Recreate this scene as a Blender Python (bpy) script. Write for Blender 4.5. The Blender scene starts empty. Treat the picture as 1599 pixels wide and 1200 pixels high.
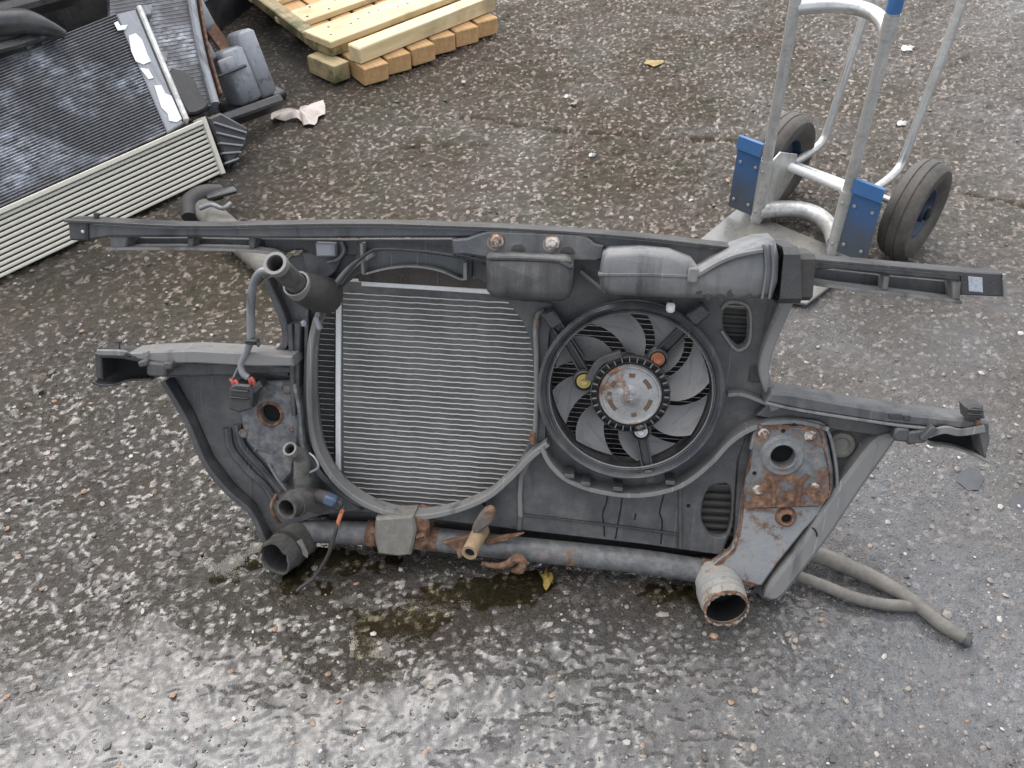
import bpy, bmesh, math, random
import numpy as np
from math import radians, sin, cos, pi, tau, atan2
from mathutils import Vector, Matrix
from mathutils.geometry import tessellate_polygon

random.seed(7)
rng = np.random.default_rng(7)
S = bpy.context.scene
COL = S.collection

# ------------------------------------------------------------------ camera, sky, sun, exposure
FOC = 1450.0                      # focal length in photograph pixels (1599 wide)
PITCH = radians(42.0)
CAMH = 1.36
cam_d = bpy.data.cameras.new('camera')
cam = bpy.data.objects.new('camera', cam_d)
COL.objects.link(cam)
cam.location = (0, 0, CAMH)
cam.rotation_euler = (radians(90) - PITCH, 0, 0)
cam_d.sensor_width = 36.0
cam_d.lens = FOC / 1599 * 36.0
cam_d.clip_start = 0.05
cam_d.clip_end = 500
S.camera = cam

world = bpy.data.worlds.new('World')
S.world = world
world.use_nodes = True
wn = world.node_tree
wn.nodes.clear()
w_out = wn.nodes.new('ShaderNodeOutputWorld')
w_bg = wn.nodes.new('ShaderNodeBackground')
w_hs = wn.nodes.new('ShaderNodeHueSaturation')
w_sky = wn.nodes.new('ShaderNodeTexSky')
SUN_EL, SUN_AZ = radians(60), radians(-32)      # azimuth clockwise from +Y (north)
w_sky.sky_type = 'NISHITA'
w_sky.sun_disc = False
w_sky.sun_elevation = SUN_EL
w_sky.sun_rotation = SUN_AZ
w_sky.air_density = 1.0
w_sky.dust_density = 2.5
w_sky.ozone_density = 1.0
w_hs.inputs['Saturation'].default_value = 0.34     # an overcast, nearly grey sky
wn.links.new(w_sky.outputs[0], w_hs.inputs['Color'])
wn.links.new(w_hs.outputs[0], w_bg.inputs['Color'])
w_bg.inputs['Strength'].default_value = 0.15
wn.links.new(w_bg.outputs[0], w_out.inputs['Surface'])

sun_d = bpy.data.lights.new('sun', 'SUN')
sun = bpy.data.objects.new('sun', sun_d)
COL.objects.link(sun)
sdir = Vector((sin(SUN_AZ) * cos(SUN_EL), cos(SUN_AZ) * cos(SUN_EL), sin(SUN_EL)))
sun.rotation_euler = sdir.to_track_quat('Z', 'Y').to_euler()
sun.location = sdir * 20
sun_d.energy = 1.5
sun_d.angle = radians(105)
sun_d.color = (1.0, 0.97, 0.93)

S.view_settings.view_transform = 'Standard'
S.view_settings.look = 'None'
S.view_settings.gamma = 1
S.view_settings.use_curve_mapping = False
S.view_settings.exposure = 1.25

# ------------------------------------------------------------------ pixel -> place
CP = Vector((0, 0, CAMH))
CF = Vector((0, cos(PITCH), -sin(PITCH)))
CR = Vector((1, 0, 0))
CU = Vector((0, sin(PITCH), cos(PITCH)))
def ray(x, y):
    return CF + CR * ((x - 799.5) / FOC) - CU * ((y - 600.0) / FOC)
def G(x, y, z=0.0):
    d = ray(x, y)
    return CP + d * ((z - CAMH) / d.z)

class Frame:
    """a leaning plane standing on a horizontal line A-B: x along it, y up the plane, z out of it"""
    def __init__(self, A, B, lean, base_z=None):
        u = (B - A).normalized()
        hp = Vector((-u.y, u.x, 0)).normalized()
        w = Vector((0, 0, 1)) * cos(lean) + hp * sin(lean)
        n = u.cross(w)
        self.O = (A + B) / 2
        if base_z is not None:
            self.O = Vector((self.O.x, self.O.y, base_z))
        self.M = Matrix(((u.x, w.x, n.x, self.O.x), (u.y, w.y, n.y, self.O.y), (u.z, w.z, n.z, self.O.z), (0, 0, 0, 1)))
        self.I = self.M.inverted()
        self.n = n
        self.ref = A
    def L(self, x, y, off=0.0):
        d = ray(x, y)
        base = self.O + self.n * off
        t = (base - CP).dot(self.n) / d.dot(self.n)
        return self.I @ (CP + d * t)
    def W(self, p):
        return self.I @ p

# ------------------------------------------------------------------ objects
def link(name, verts, faces, mat, parent=None, smooth=35):
    me = bpy.data.meshes.new(name)
    me.from_pydata([tuple(v) for v in verts], [], faces)
    me.validate(clean_customdata=False)
    bm = bmesh.new(); bm.from_mesh(me)
    bmesh.ops.recalc_face_normals(bm, faces=bm.faces)
    bm.to_mesh(me); bm.free()
    if smooth:
        me.polygons.foreach_set('use_smooth', [True] * len(me.polygons))
        me.set_sharp_from_angle(angle=radians(smooth))
    o = bpy.data.objects.new(name, me)
    if mat is not None:
        me.materials.append(mat)
    COL.objects.link(o)
    if parent is not None:
        o.parent = parent
    return o
def tag(o, label, cat, group=None):
    o['label'] = label; o['category'] = cat
    if group: o['group'] = group
    return o
def thing(name, label, cat, M, group=None):
    o = bpy.data.objects.new(name, None)
    COL.objects.link(o)
    o.matrix_world = M
    o.empty_display_size = 0.05
    return tag(o, label, cat, group)
def copy_obj(o, parent):
    c = o.copy(); COL.objects.link(c); c.parent = parent
    return c

# ------------------------------------------------------------------ shapes (each returns verts, faces)
def crom(pts, k=4, closed=False):
    P = [Vector(p) for p in pts]; n = len(P); out = []
    if n < 3: k = max(k, 1)
    rngi = range(n) if closed else range(n - 1)
    for i in rngi:
        p1, p2 = P[i], P[(i + 1) % n]
        p0 = P[i - 1] if (closed or i > 0) else p1 * 2 - p2
        p3 = P[(i + 2) % n] if (closed or i + 2 < n) else p2 * 2 - p1
        for j in range(k):
            t = j / k
            out.append(0.5 * ((2 * p1) + (p2 - p0) * t + (2 * p0 - 5 * p1 + 4 * p2 - p3) * t * t + (3 * p1 - p0 - 3 * p2 + p3) * t ** 3))
    if not closed: out.append(P[-1].copy())
    return out

def frames(pts, closed=False, up=None):
    n = len(pts); T = []
    for i in range(n):
        a = pts[i - 1] if (i > 0 or closed) else pts[i]
        b = pts[(i + 1) % n] if (i < n - 1 or closed) else pts[i]
        t = (b - a)
        T.append(t.normalized() if t.length > 1e-9 else Vector((1, 0, 0)))
    res = []
    if up is not None:
        for t in T:
            s = up.cross(t)
            s = s.normalized() if s.length > 1e-6 else Vector((1, 0, 0))
            res.append((s, t.cross(s).normalized()))
        return res
    a = Vector((0, 0, 1)) if abs(T[0].z) < 0.9 else Vector((1, 0, 0))
    s = a.cross(T[0]).normalized()
    for t in T:
        s = (s - t * s.dot(t)).normalized()
        res.append((s, t.cross(s)))
    return res

def sweep(pts, rad, seg=12, hollow=0.0, closed=False, k=4, flat=1.0, up=None, raw=False, jag=0.0):
    """round tube along a smooth path; hollow > 0 gives it a wall of that thickness and open ends"""
    n0 = len(pts)
    if not isinstance(rad, (list, tuple)): rad = [rad] * n0
    if raw: P = [Vector(p) for p in pts]; R = list(rad)
    else:
        P = crom(pts, k, closed)
        R = []
        for i in range(len(P)):
            f = i / k; a = int(f); b = min(a + 1, n0 - 1) if not closed else (a + 1) % n0
            a = min(a, n0 - 1) if not closed else a % n0
            R.append(rad[a] * (1 - (f - int(f))) + rad[b] * (f - int(f)))
    FR = frames(P, closed, up)
    V, Fc = [], []
    jg = [random.uniform(-jag, jag) for _ in range(seg)]
    def ring(i, r, shift=0.0):
        s, b = FR[i]; t = s.cross(b)
        base = len(V)
        for j in range(seg):
            a = tau * j / seg
            V.append(P[i] + s * (cos(a) * r) + b * (sin(a) * r * flat) + t * (jg[j] if (jag and i == len(P) - 1) else 0.0))
        return base
    def join(a, b):
        for j in range(seg):
            j2 = (j + 1) % seg
            Fc.append((a + j, a + j2, b + j2, b + j))
    rings = [ring(i, R[i]) for i in range(len(P))]
    for a, b in zip(rings, rings[1:]): join(a, b)
    if closed: join(rings[-1], rings[0]); return V, Fc
    if hollow:
        inner = [ring(i, max(R[i] - hollow, 0.0005)) for i in range(len(P))]
        for a, b in zip(inner, inner[1:]): join(b, a)
        join(inner[0], rings[0]); join(rings[-1], inner[-1])
    else:
        Fc.append(tuple(reversed([rings[0] + j for j in range(seg)])))
        Fc.append(tuple(rings[-1] + j for j in range(seg)))
    return V, Fc

def ribbon(pts, prof, up=Vector((0, 0, 1)), closed=False, k=4, raw=False):
    """sweeps a profile of (sideways, upward) points along a path, keeping its upward side to 'up'"""
    P = [Vector(p) for p in pts] if raw else crom(pts, k, closed)
    FR = frames(P, closed, up); m = len(prof); V, Fc = [], []
    for i, p in enumerate(P):
        s, b = FR[i]
        for (x, y) in prof: V.append(p + s * x + up * y)
    n = len(P)
    for i in range(n if closed else n - 1):
        a, b = i * m, ((i + 1) % n) * m
        for j in range(m):
            j2 = (j + 1) % m
            Fc.append((a + j, a + j2, b + j2, b + j))
    if not closed:
        Fc.append(tuple(reversed(range(m)))); Fc.append(tuple((n - 1) * m + j for j in range(m)))
    return V, Fc
def rp(w, h0, h1, b=None):
    """bevelled rectangular profile"""
    w /= 2
    b = min(w, abs(h1 - h0)) * 0.3 if b is None else b
    return [(-w, h0), (w, h0), (w, h1 - b), (w - b, h1), (-w + b, h1), (-w, h1 - b)]

def lathe(c, axis, prof, seg=28, cap=True):
    axis = axis.normalized()
    a = Vector((0, 0, 1)) if abs(axis.z) < 0.9 else Vector((1, 0, 0))
    s = a.cross(axis).normalized(); b = axis.cross(s)
    V, Fc = [], []
    for (r, h) in prof:
        for j in range(seg):
            t = tau * j / seg
            V.append(c + axis * h + (s * cos(t) + b * sin(t)) * max(r, 1e-5))
    for i in range(len(prof) - 1):
        for j in range(seg):
            j2 = (j + 1) % seg
            Fc.append((i * seg + j, i * seg + j2, (i + 1) * seg + j2, (i + 1) * seg + j))
    if cap:
        Fc.append(tuple(reversed(range(seg)))); Fc.append(tuple((len(prof) - 1) * seg + j for j in range(seg)))
    return V, Fc

def area2(p): return sum(p[i - 1][0] * p[i][1] - p[i][0] * p[i - 1][1] for i in range(len(p)))
def inset(p, d):
    n = len(p); out = []
    for i in range(n):
        a, b, c = Vector(p[i - 1][:2]), Vector(p[i][:2]), Vector(p[(i + 1) % n][:2])
        e1, e2 = (b - a), (c - b)
        e1 = e1.normalized() if e1.length > 1e-9 else Vector((1, 0)); e2 = e2.normalized() if e2.length > 1e-9 else e1
        n1, n2 = Vector((-e1.y, e1.x)), Vector((-e2.y, e2.x))
        m = (n1 + n2); q = max(1 + n1.dot(n2), 0.35)
        out.append(b + m * (d / q))
    return out
def plate(outer, front, depth, bev=0.0015, holes=(), zf=None):
    """flat piece with an outline and holes (x, y), its bevelled front face at z=front, going back by depth"""
    loops = []
    o = [Vector((p[0], p[1])) for p in outer]
    if area2(o) < 0: o.reverse()
    loops.append(o)
    for h in holes:
        h = [Vector((p[0], p[1])) for p in h]
        if area2(h) > 0: h.reverse()
        loops.append(h)
    V, Fc = [], []; starts = []
    zz = (lambda x, y: 0.0) if zf is None else zf
    ins = [inset(l, bev) for l in loops]
    for l, i_ in zip(loops, ins):
        m = len(l); s = len(V); starts.append(s)
        V += [Vector((p.x, p.y, front + zz(p.x, p.y))) for p in i_]
        V += [Vector((p.x, p.y, front - bev + zz(p.x, p.y))) for p in l]
        V += [Vector((p.x, p.y, front - depth + zz(p.x, p.y))) for p in l]
        for j in range(m):
            j2 = (j + 1) % m
            Fc.append((s + j, s + m + j, s + m + j2, s + j2))
            Fc.append((s + m + j, s + 2 * m + j, s + 2 * m + j2, s + m + j2))
    tri = tessellate_polygon([[Vector((p.x, p.y, 0)) for p in l] for l in ins])
    idf, idb = [], []
    for s, l in zip(starts, loops):
        idf += [s + j for j in range(len(l))]; idb += [s + 2 * len(l) + j for j in range(len(l))]
    for t in tri:
        Fc.append(tuple(idf[i] for i in t)); Fc.append(tuple(reversed([idb[i] for i in t])))
    return V, Fc

def box(c, sx, sy, sz, R=None, b=0.002):
    """bevelled box: 24 corner points, faces by hull of chamfers"""
    hx, hy, hz = sx / 2, sy / 2, sz / 2
    b = min(b, hx * .9, hy * .9, hz * .9)
    out = [Vector((-hx + b, -hy)), Vector((hx - b, -hy)), Vector((hx, -hy + b)), Vector((hx, hy - b)), Vector((hx - b, hy)), Vector((-hx + b, hy)), Vector((-hx, hy - b)), Vector((-hx, -hy + b))]
    V, Fc = [], []
    lv = [(-hz, b), (-hz + b, 0), (hz - b, 0), (hz, b)]
    for z, i_ in lv:
        for p in out:
            V.append(Vector((p.x - math.copysign(i_, p.x), p.y - math.copysign(i_, p.y), z)))
    for i in range(3):
        for j in range(8):
            j2 = (j + 1) % 8
            Fc.append((i * 8 + j, i * 8 + j2, i * 8 + 8 + j2, i * 8 + 8 + j))
    Fc.append(tuple(reversed(range(8)))); Fc.append(tuple(range(24, 32)))
    c = Vector(c)
    V = [(R @ v if R is not None else v) + c for v in V]
    return V, Fc

def rtube(c, ax, up, length, w, h, wall, jag=0.0, slant=0.0):
    """open rectangular duct along ax from c, w across (ax x up), h along up"""
    ax = ax.normalized(); up = (up - ax * up.dot(ax)).normalized(); s = ax.cross(up)
    b = min(w, h) * 0.12
    def rr(w, h, b):
        w /= 2; h /= 2
        return [(-w + b, -h), (w - b, -h), (w, -h + b), (w, h - b), (w - b, h), (-w + b, h), (-w, h - b), (-w, -h + b)]
    V, Fc = [], []
    po, pi_ = rr(w, h, b), rr(w - 2 * wall, h - 2 * wall, b * .6)
    jg = [random.uniform(-jag, jag) for _ in po]
    for prof, l in ((po, 0), (po, length), (pi_, length), (pi_, 0)):
        for q, (x, y) in enumerate(prof):
            V.append(c + ax * (l + (jg[q] + slant * y / h if l else 0)) + s * x + up * y)
    for i in range(4):
        a, d = i * 8, ((i + 1) % 4) * 8
        for j in range(8):
            j2 = (j + 1) % 8
            Fc.append((a + j, a + j2, d + j2, d + j))
    return V, Fc

def merge(*parts):
    V, Fc = [], []
    for v, f in parts:
        o = len(V); V += list(v); Fc += [tuple(i + o for i in q) for q in f]
    return V, Fc

def pix(fr, pts, off=0.0, smooth=0, closed=True):
    P = [fr.L(x, y, off) for (x, y) in pts]
    return crom(P, smooth, closed) if smooth else P
def circ(c, r, n=24, ry=None):
    return [Vector((c.x + cos(tau * i / n) * r, c.y + sin(tau * i / n) * (ry or r))) for i in range(n)]

# ------------------------------------------------------------------ materials
class NT:
    def __init__(self, name):
        self.m = bpy.data.materials.new(name); self.m.use_nodes = True
        self.t = self.m.node_tree; self.t.nodes.clear()
        self.out = self.t.nodes.new('ShaderNodeOutputMaterial')
        self.tc = self.t.nodes.new('ShaderNodeTexCoord')
        self.co = self.tc.outputs['Object']
    def n(self, typ, **kw):
        nd = self.t.nodes.new(typ)
        for k_, v in kw.items(): setattr(nd, k_, v)
        return nd
    def l(self, a, b): self.t.links.new(a, b)
    def put(self, sock, v):
        if isinstance(v, bpy.types.NodeSocket): self.l(v, sock)
        elif isinstance(v, (tuple, list)) and len(v) == 3 and sock.type == 'RGBA': sock.default_value = (*v, 1)
        else: sock.default_value = v
    def noise(self, scale, detail=4, rough=.55, co=None, dist=0.0):
        nd = self.n('ShaderNodeTexNoise')
        nd.inputs['Scale'].default_value = scale; nd.inputs['Detail'].default_value = detail
        nd.inputs['Roughness'].default_value = rough; nd.inputs['Distortion'].default_value = dist
        self.l(co or self.co, nd.inputs['Vector']); return nd.outputs['Fac']
    def vor(self, scale, feature='F1', co=None, rand=1.0):
        nd = self.n('ShaderNodeTexVoronoi', feature=feature)
        nd.inputs['Scale'].default_value = scale; nd.inputs['Randomness'].default_value = rand
        self.l(co or self.co, nd.inputs['Vector']); return nd
    def ramp(self, fac, *stops, interp='LINEAR'):
        nd = self.n('ShaderNodeValToRGB'); cr = nd.color_ramp; cr.interpolation = interp
        while len(cr.elements) < len(stops): cr.elements.new(0.5)
        for e, (p, c) in zip(cr.elements, stops):
            e.position = p; e.color = (*c, 1) if isinstance(c, (tuple, list)) else (c, c, c, 1)
        self.l(fac, nd.inputs['Fac']); return nd.outputs['Color']
    def mix(self, fac, a, b, mode='MIX'):
        nd = self.n('ShaderNodeMix', data_type='RGBA', blend_type=mode)
        self.put(nd.inputs[0], fac); self.put(nd.inputs[6], a); self.put(nd.inputs[7], b); return nd.outputs[2]
    def math(self, op, a, b=0.0, clamp=False):
        nd = self.n('ShaderNodeMath', operation=op, use_clamp=clamp)
        self.put(nd.inputs[0], a); self.put(nd.inputs[1], b); return nd.outputs[0]
    def attr(self, name): return self.n('ShaderNodeAttribute', attribute_name=name).outputs['Fac']
    def mapping(self, scale=(1, 1, 1), rot=(0, 0, 0)):
        nd = self.n('ShaderNodeMapping'); nd.inputs['Scale'].default_value = scale; nd.inputs['Rotation'].default_value = rot
        self.l(self.co, nd.inputs['Vector']); return nd.outputs[0]
    def bump(self, h, strength, dist, normal=None):
        nd = self.n('ShaderNodeBump'); nd.inputs['Strength'].default_value = strength; nd.inputs['Distance'].default_value = dist
        self.l(h, nd.inputs['Height'])
        if normal is not None: self.l(normal, nd.inputs['Normal'])
        return nd.outputs[0]
    def finish(self, color, rough=.5, metal=0.0, normal=None, spec=.5, **kw):
        p = self.n('ShaderNodeBsdfPrincipled')
        self.put(p.inputs['Base Color'], color); self.put(p.inputs['Roughness'], rough); self.put(p.inputs['Metallic'], metal)
        p.inputs['Specular IOR Level'].default_value = spec
        if normal is not None: self.l(normal, p.inputs['Normal'])
        for k_, v in kw.items(): self.put(p.inputs[k_], v)
        self.l(p.outputs[0], self.out.inputs['Surface']); return self.m

def m_plastic(name, c, dust=(0.23, 0.215, 0.195), amt=0.45, rough=.5, grime=(0.015, 0.014, 0.013), bump=.25):
    t = NT(name)
    a = t.noise(9, 6, .65); b = t.noise(60, 4, .6); f = t.noise(420, 2)
    str_ = t.noise(30, 4, .6, co=t.mapping((1, .12, 1), (0, 0, .15)))
    dm = t.ramp(a, (.40, 0.0), (.66, 1.0))
    dm2 = t.math('MULTIPLY', dm, t.ramp(b, (.25, .35), (.7, 1.0)))
    base = t.mix(t.math('MULTIPLY', dm2, amt), c, dust)
    base = t.mix(t.math('MULTIPLY', t.ramp(str_, (.54, 0.0), (.72, 1.0)), .7), base, grime)
    base = t.mix(t.math('MULTIPLY', t.ramp(f, (.62, 0.0), (.72, 1.0)), .35), base, dust)
    for rot, sc in (((0, 0, .5), (300, 6, 40)), ((0, 0, -.9), (260, 5, 40)), ((0, 0, 1.9), (320, 8, 40))):
        sn = t.noise(1.0, 2, .5, co=t.mapping(sc, rot))
        base = t.mix(t.math('MULTIPLY', t.ramp(sn, (.72, 0.0), (.74, 1.0)), .45), base, tuple(min(1, x * 3 + .05) for x in c))
    r = t.ramp(a, (.35, rough - .18), (.65, rough + .22))
    return t.finish(base, r, normal=t.bump(t.math('ADD', f, t.math('MULTIPLY', b, 2.0)), bump, .0008))

def m_steel(name, paint, rust=.5, rough=.5, metal=0.0, pale=(.30, .29, .27)):
    """painted steel; rust in blotches and on worn edges"""
    t = NT(name)
    a = t.noise(14, 7, .7); b = t.noise(70, 5, .65); f = t.noise(350, 3)
    geo = t.n('ShaderNodeNewGeometry')
    edge = t.ramp(geo.outputs['Pointiness'], (.52, 0.0), (.6, 1.0))
    rm = t.math('ADD', a, t.math('MULTIPLY', b, .35))
    rm = t.math('ADD', rm, t.math('MULTIPLY', edge, .10))
    lo = .98 - .5 * rust
    rmask = t.ramp(rm, (max(lo - .03, 0), 0.0), (lo + .06, 1.0))
    rc = t.ramp(b, (.3, (.055, .03, .022)), (.5, (.13, .068, .042)), (.68, (.25, .15, .09)), (.85, (.34, .26, .18)))
    base = t.mix(t.ramp(b, (.4, 0.0), (.75, .6)), paint, pale)
    base = t.mix(t.math('MULTIPLY', t.ramp(f, (.6, 0.0), (.7, 1.0)), .3), base, (.03, .028, .025))
    col = t.mix(rmask, base, rc)
    r = t.mix(rmask, (rough,) * 3, (.88,) * 3)
    mt = t.math('MULTIPLY', t.math('SUBTRACT', 1.0, rmask), metal)
    return t.finish(col, r, mt, normal=t.bump(t.math('ADD', t.math('MULTIPLY', rmask, t.math('ADD', b, f)), t.math('MULTIPLY', f, .3)), .5, .0012))

def m_alu(name, c=(.62, .62, .60), rough=.38, dirt=.5, metal=.85):
    t = NT(name)
    a = t.noise(11, 6, .7); b = t.noise(90, 4, .65); s = t.noise(40, 3, .6, co=t.mapping((1, 1, .06)))
    d = t.math('MULTIPLY', t.ramp(t.math('ADD', a, t.math('MULTIPLY', b, .4)), (.6, 0.0), (.85, 1.0)), dirt)
    sp = t.ramp(b, (.66, 0.0), (.72, .8))
    col = t.mix(d, c, (.16, .15, .125)); col = t.mix(t.math('MULTIPLY', sp, dirt), col, (.06, .055, .05))
    return t.finish(col, t.ramp(s, (.3, rough - .1), (.7, rough + .15)), t.math('MULTIPLY', t.math('SUBTRACT', 1.0, d), metal), normal=t.bump(b, .15, .001))

def m_wood(name, c1, c2, moss=0.0):
    t = NT(name)
    co = t.mapping((3, 42, 42))
    g = t.noise(1.4, 5, .6, co=co, dist=.6); a = t.noise(5, 5, .6); b = t.noise(80, 3)
    kn = t.vor(4.5, co=t.mapping((1, 2.2, 2.2)))
    col = t.mix(t.ramp(g, (.35, 0.0), (.65, 1.0)), c1, c2)
    col = t.mix(t.ramp(kn.outputs['Distance'], (.05, .9), (.1, 0.0)), col, (.10, .05, .025))
    col = t.mix(t.math('MULTIPLY', t.ramp(a, (.5, 0.0), (.75, .75)), 1.0), col, (.20, .145, .085))
    if moss: col = t.mix(t.ramp(t.noise(9, 5, .7), (.62 - moss * .3, 0.0), (.8 - moss * .3, .9)), col, (.07, .085, .025))
    return t.finish(col, .75, normal=t.bump(t.math('ADD', g, b), .4, .002))

def m_rubber(name, c=(.022, .021, .02), dust=(.20, .185, .16), amt=.4):
    t = NT(name)
    a = t.noise(12, 6, .7); b = t.noise(120, 4, .6)
    d = t.math('MULTIPLY', t.ramp(t.math('ADD', a, t.math('MULTIPLY', b, .4)), (.5, 0.0), (.95, 1.0)), amt)
    return t.finish(t.mix(d, c, dust), t.ramp(a, (.3, .5), (.7, .8)), normal=t.bump(b, .3, .001))

def m_fins(name, dark, light, fin=520, contrast=.6, metal=.55, pale=0.0):
    """corrugated cooling fins between tubes: fine upright pleats with dust and dents"""
    t = NT(name)
    w = t.n('ShaderNodeTexWave', wave_type='BANDS', bands_direction='X')
    w.inputs['Scale'].default_value = fin / 6.283 * 1.0; w.inputs['Distortion'].default_value = 1.2; w.inputs['Detail'].default_value = 2
    w.inputs['Detail Scale'].default_value = 2
    t.l(t.co, w.inputs['Vector'])
    a = t.noise(7, 6, .65); b = t.noise(70, 5, .7); c = t.noise(300, 3, .6)
    m = t.ramp(a, (.34, 0.0), (.68, 1.0))
    m = t.math('ADD', t.math('MULTIPLY', m, .6), t.math('MULTIPLY', t.ramp(b, (.35, 0.0), (.75, 1.0)), .4))
    col = t.mix(m, dark, light)
    col = t.mix(t.math('MULTIPLY', t.math('SUBTRACT', 1.0, w.outputs['Fac']), contrast), col, tuple(x * .25 for x in dark))
    col = t.mix(t.ramp(c, (.66, 0.0), (.74, .6)), col, (.32, .30, .27))
    if pale:      # white corrosion bloom in streaks
        pn = t.math('MULTIPLY', t.ramp(t.noise(5, 3, .6), (.46, 0.0), (.62, 1.0)), t.ramp(t.noise(45, 5, .7, co=t.mapping((.5, 1, 1))), (.40, 0.0), (.62, 1.0)))
        col = t.mix(t.math('MULTIPLY', pn, pale), col, (.50, .53, .58))
    return t.finish(col, .5, metal, normal=t.bump(w.outputs['Fac'], .5 if contrast > .3 else .1, .001))

def m_plain(name, c, rough=.5, metal=0.0, var=.35, scale=40):
    t = NT(name)
    a = t.noise(scale, 5, .65)
    return t.finish(t.mix(t.ramp(a, (.3, 0.0), (.75, 1.0)), c, tuple(x * (1 - var) for x in c)), rough, metal, normal=t.bump(a, .2, .001))

M = {}
M['shroud'] = m_plastic('shroud plastic', (.042, .044, .047), amt=.55)
M['wing'] = m_plastic('wing plastic', (.042, .043, .046), amt=.5)
M['beam'] = m_plastic('beam plastic', (.054, .058, .065), amt=.55, rough=.46)
M['flange'] = m_plastic('pale dusty plastic', (.165, .163, .158), amt=.6, rough=.6)
M['black'] = m_plastic('black plastic', (.022, .022, .024), amt=.2, rough=.42)
M['duct'] = m_plastic('duct plastic', (.105, .108, .113), amt=.75, rough=.5)
M['blade'] = m_plastic('fan blade plastic', (.20, .197, .198), amt=.55, rough=.55)
M['box'] = m_plastic('latch box plastic', (.036, .037, .039), amt=.4, rough=.42)
M['greyplastic'] = m_plastic('grey plastic', (.24, .255, .28), amt=.4, rough=.4)
M['steel'] = m_steel('grey painted steel', (.12, .125, .13), .3)
M['steel_l'] = m_steel('dark painted steel', (.075, .078, .083), .05)
M['steel_r'] = m_steel('rusting grey steel', (.23, .235, .24), .40)
M['plate_r'] = m_steel('rusting mount plate', (.11, .115, .12), .52)
M['tube'] = m_steel('crossmember paint', (.085, .086, .088), .36, pale=(.24, .235, .225))
M['rust'] = m_steel('heavy rust', (.12, .09, .07), 1.05)
M['zinc'] = m_alu('galvanised steel', (.44, .45, .46), .42, .55, .7)
M['slot'] = m_plain('rusty slot', (.13, .08, .05), .8)
M['alu'] = m_alu('bare aluminium', (.62, .62, .60), .36, .5)
M['alu_d'] = m_alu('dirty aluminium', (.58, .58, .56), .42, .6, .7)
M['alu_b'] = m_alu('bright aluminium strip', (.82, .82, .80), .45, .2, .1)
M['stub'] = m_steel('flaking stub', (.30, .285, .25), .50, .7, pale=(.42, .40, .37))
M['nozzle'] = m_steel('tarnished nozzle', (.27, .19, .11), .45, .6, pale=(.38, .30, .20))
M['castblock'] = m_steel('beige cast block', (.15, .14, .12), .08, .7, pale=(.27, .255, .22))
M['fins'] = m_fins('radiator fins', (.095, .092, .086), (.30, .292, .275), 1900, metal=.25)
M['fins_d'] = m_fins('dark condenser fins', (.02, .02, .022), (.10, .10, .108), 1500, metal=.3)
M['fins_w'] = m_fins('corroded condenser fins', (.03, .03, .033), (.14, .14, .15), 1500, contrast=.15, metal=.2, pale=1.0)
M['tubes_w'] = m_fins('corroded tube edges', (.10, .10, .108), (.22, .22, .23), 1500, contrast=.0, metal=.2, pale=1.0)
M['toe'] = m_alu('scuffed toe plate', (.15, .15, .148), .3, 1.0, .3)
M['tubes'] = m_alu('radiator tube edge', (.66, .65, .63), .45, .2, .15)
M['tubes_d'] = m_alu('condenser tube edge', (.20, .20, .21), .45, .6, .5)
M['cooler'] = m_steel('intercooler tube', (.52, .50, .42), .02, .5, pale=(.60, .58, .53))
M['rubber'] = m_rubber('black rubber', amt=.22)
M['hose'] = m_rubber('dusty rubber hose', (.07, .066, .058), (.20, .185, .16), .9)
M['tyre'] = m_rubber('tyre rubber', (.030, .028, .026), (.17, .15, .125), .6)
M['neck'] = m_rubber('dusty black pipe', (.025, .025, .025), (.27, .25, .22), .55)
M['blue'] = m_plastic('blue paint', (.035, .125, .31), dust=(.075, .08, .085), amt=1.0, rough=.45, grime=(.03, .035, .04))
def m_blue():
    t = NT('splashed blue paint')
    sx = t.n('ShaderNodeSeparateXYZ'); t.l(t.co, sx.inputs[0])
    a = t.noise(22, 6, .7); b = t.noise(130, 4, .65)
    z = t.math('ADD', sx.outputs[2], t.math('MULTIPLY', t.math('SUBTRACT', a, .5), .16))
    mud = t.math('MULTIPLY', t.ramp(z, (.07, 1.0), (.21, .12)), t.ramp(b, (.25, .7), (.6, 1.0)))
    col = t.mix(t.ramp(b, (.35, 0.0), (.75, .6)), (.03, .12, .30), (.055, .17, .37))
    col = t.mix(t.ramp(b, (.68, 0.0), (.74, .7)), col, (.10, .09, .085))
    return t.finish(t.mix(mud, col, (.075, .08, .085)), t.ramp(a, (.3, .35), (.7, .6)), normal=t.bump(b, .2, .001))
M['blue'] = m_blue()
M['motor'] = m_steel('stained motor can', (.27, .27, .265), .46, .45, metal=.5, pale=(.45, .45, .45))
M['rust_d'] = m_steel('dark rust', (.09, .08, .074), .35, .8, pale=(.17, .13, .11))
M['bluerim'] = m_plain('blue rim', (.03, .05, .085), .5)
M['brass'] = m_plain('brass bolt', (.42, .33, .12), .4, .8)
M['copper'] = m_plain('rusty bolt', (.36, .14, .07), .6, .4)
M['silver'] = m_plain('zinc bolt', (.55, .55, .55), .4, .7)
M['bolt_w'] = m_steel('pale rusty bolt', (.55, .52, .47), .62, .5)
M['white'] = m_plain('white plastic', (.78, .78, .76), .4, var=.15)
M['paper'] = m_plain('damp paper', (.50, .50, .49), .6, var=.4, scale=60)
M['label'] = m_plain('sticker', (.42, .45, .50), .4, var=.5, scale=220)
M['red'] = m_plain('red wire', (.42, .09, .07), .5)
M['orange'] = m_plain('orange tape', (.45, .14, .06), .5)
M['bluesensor'] = m_plain('blue sensor', (.07, .10, .16), .4)
M['sleeve'] = m_plastic('grey wire sleeve', (.17, .18, .19), amt=.5, rough=.35)
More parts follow.
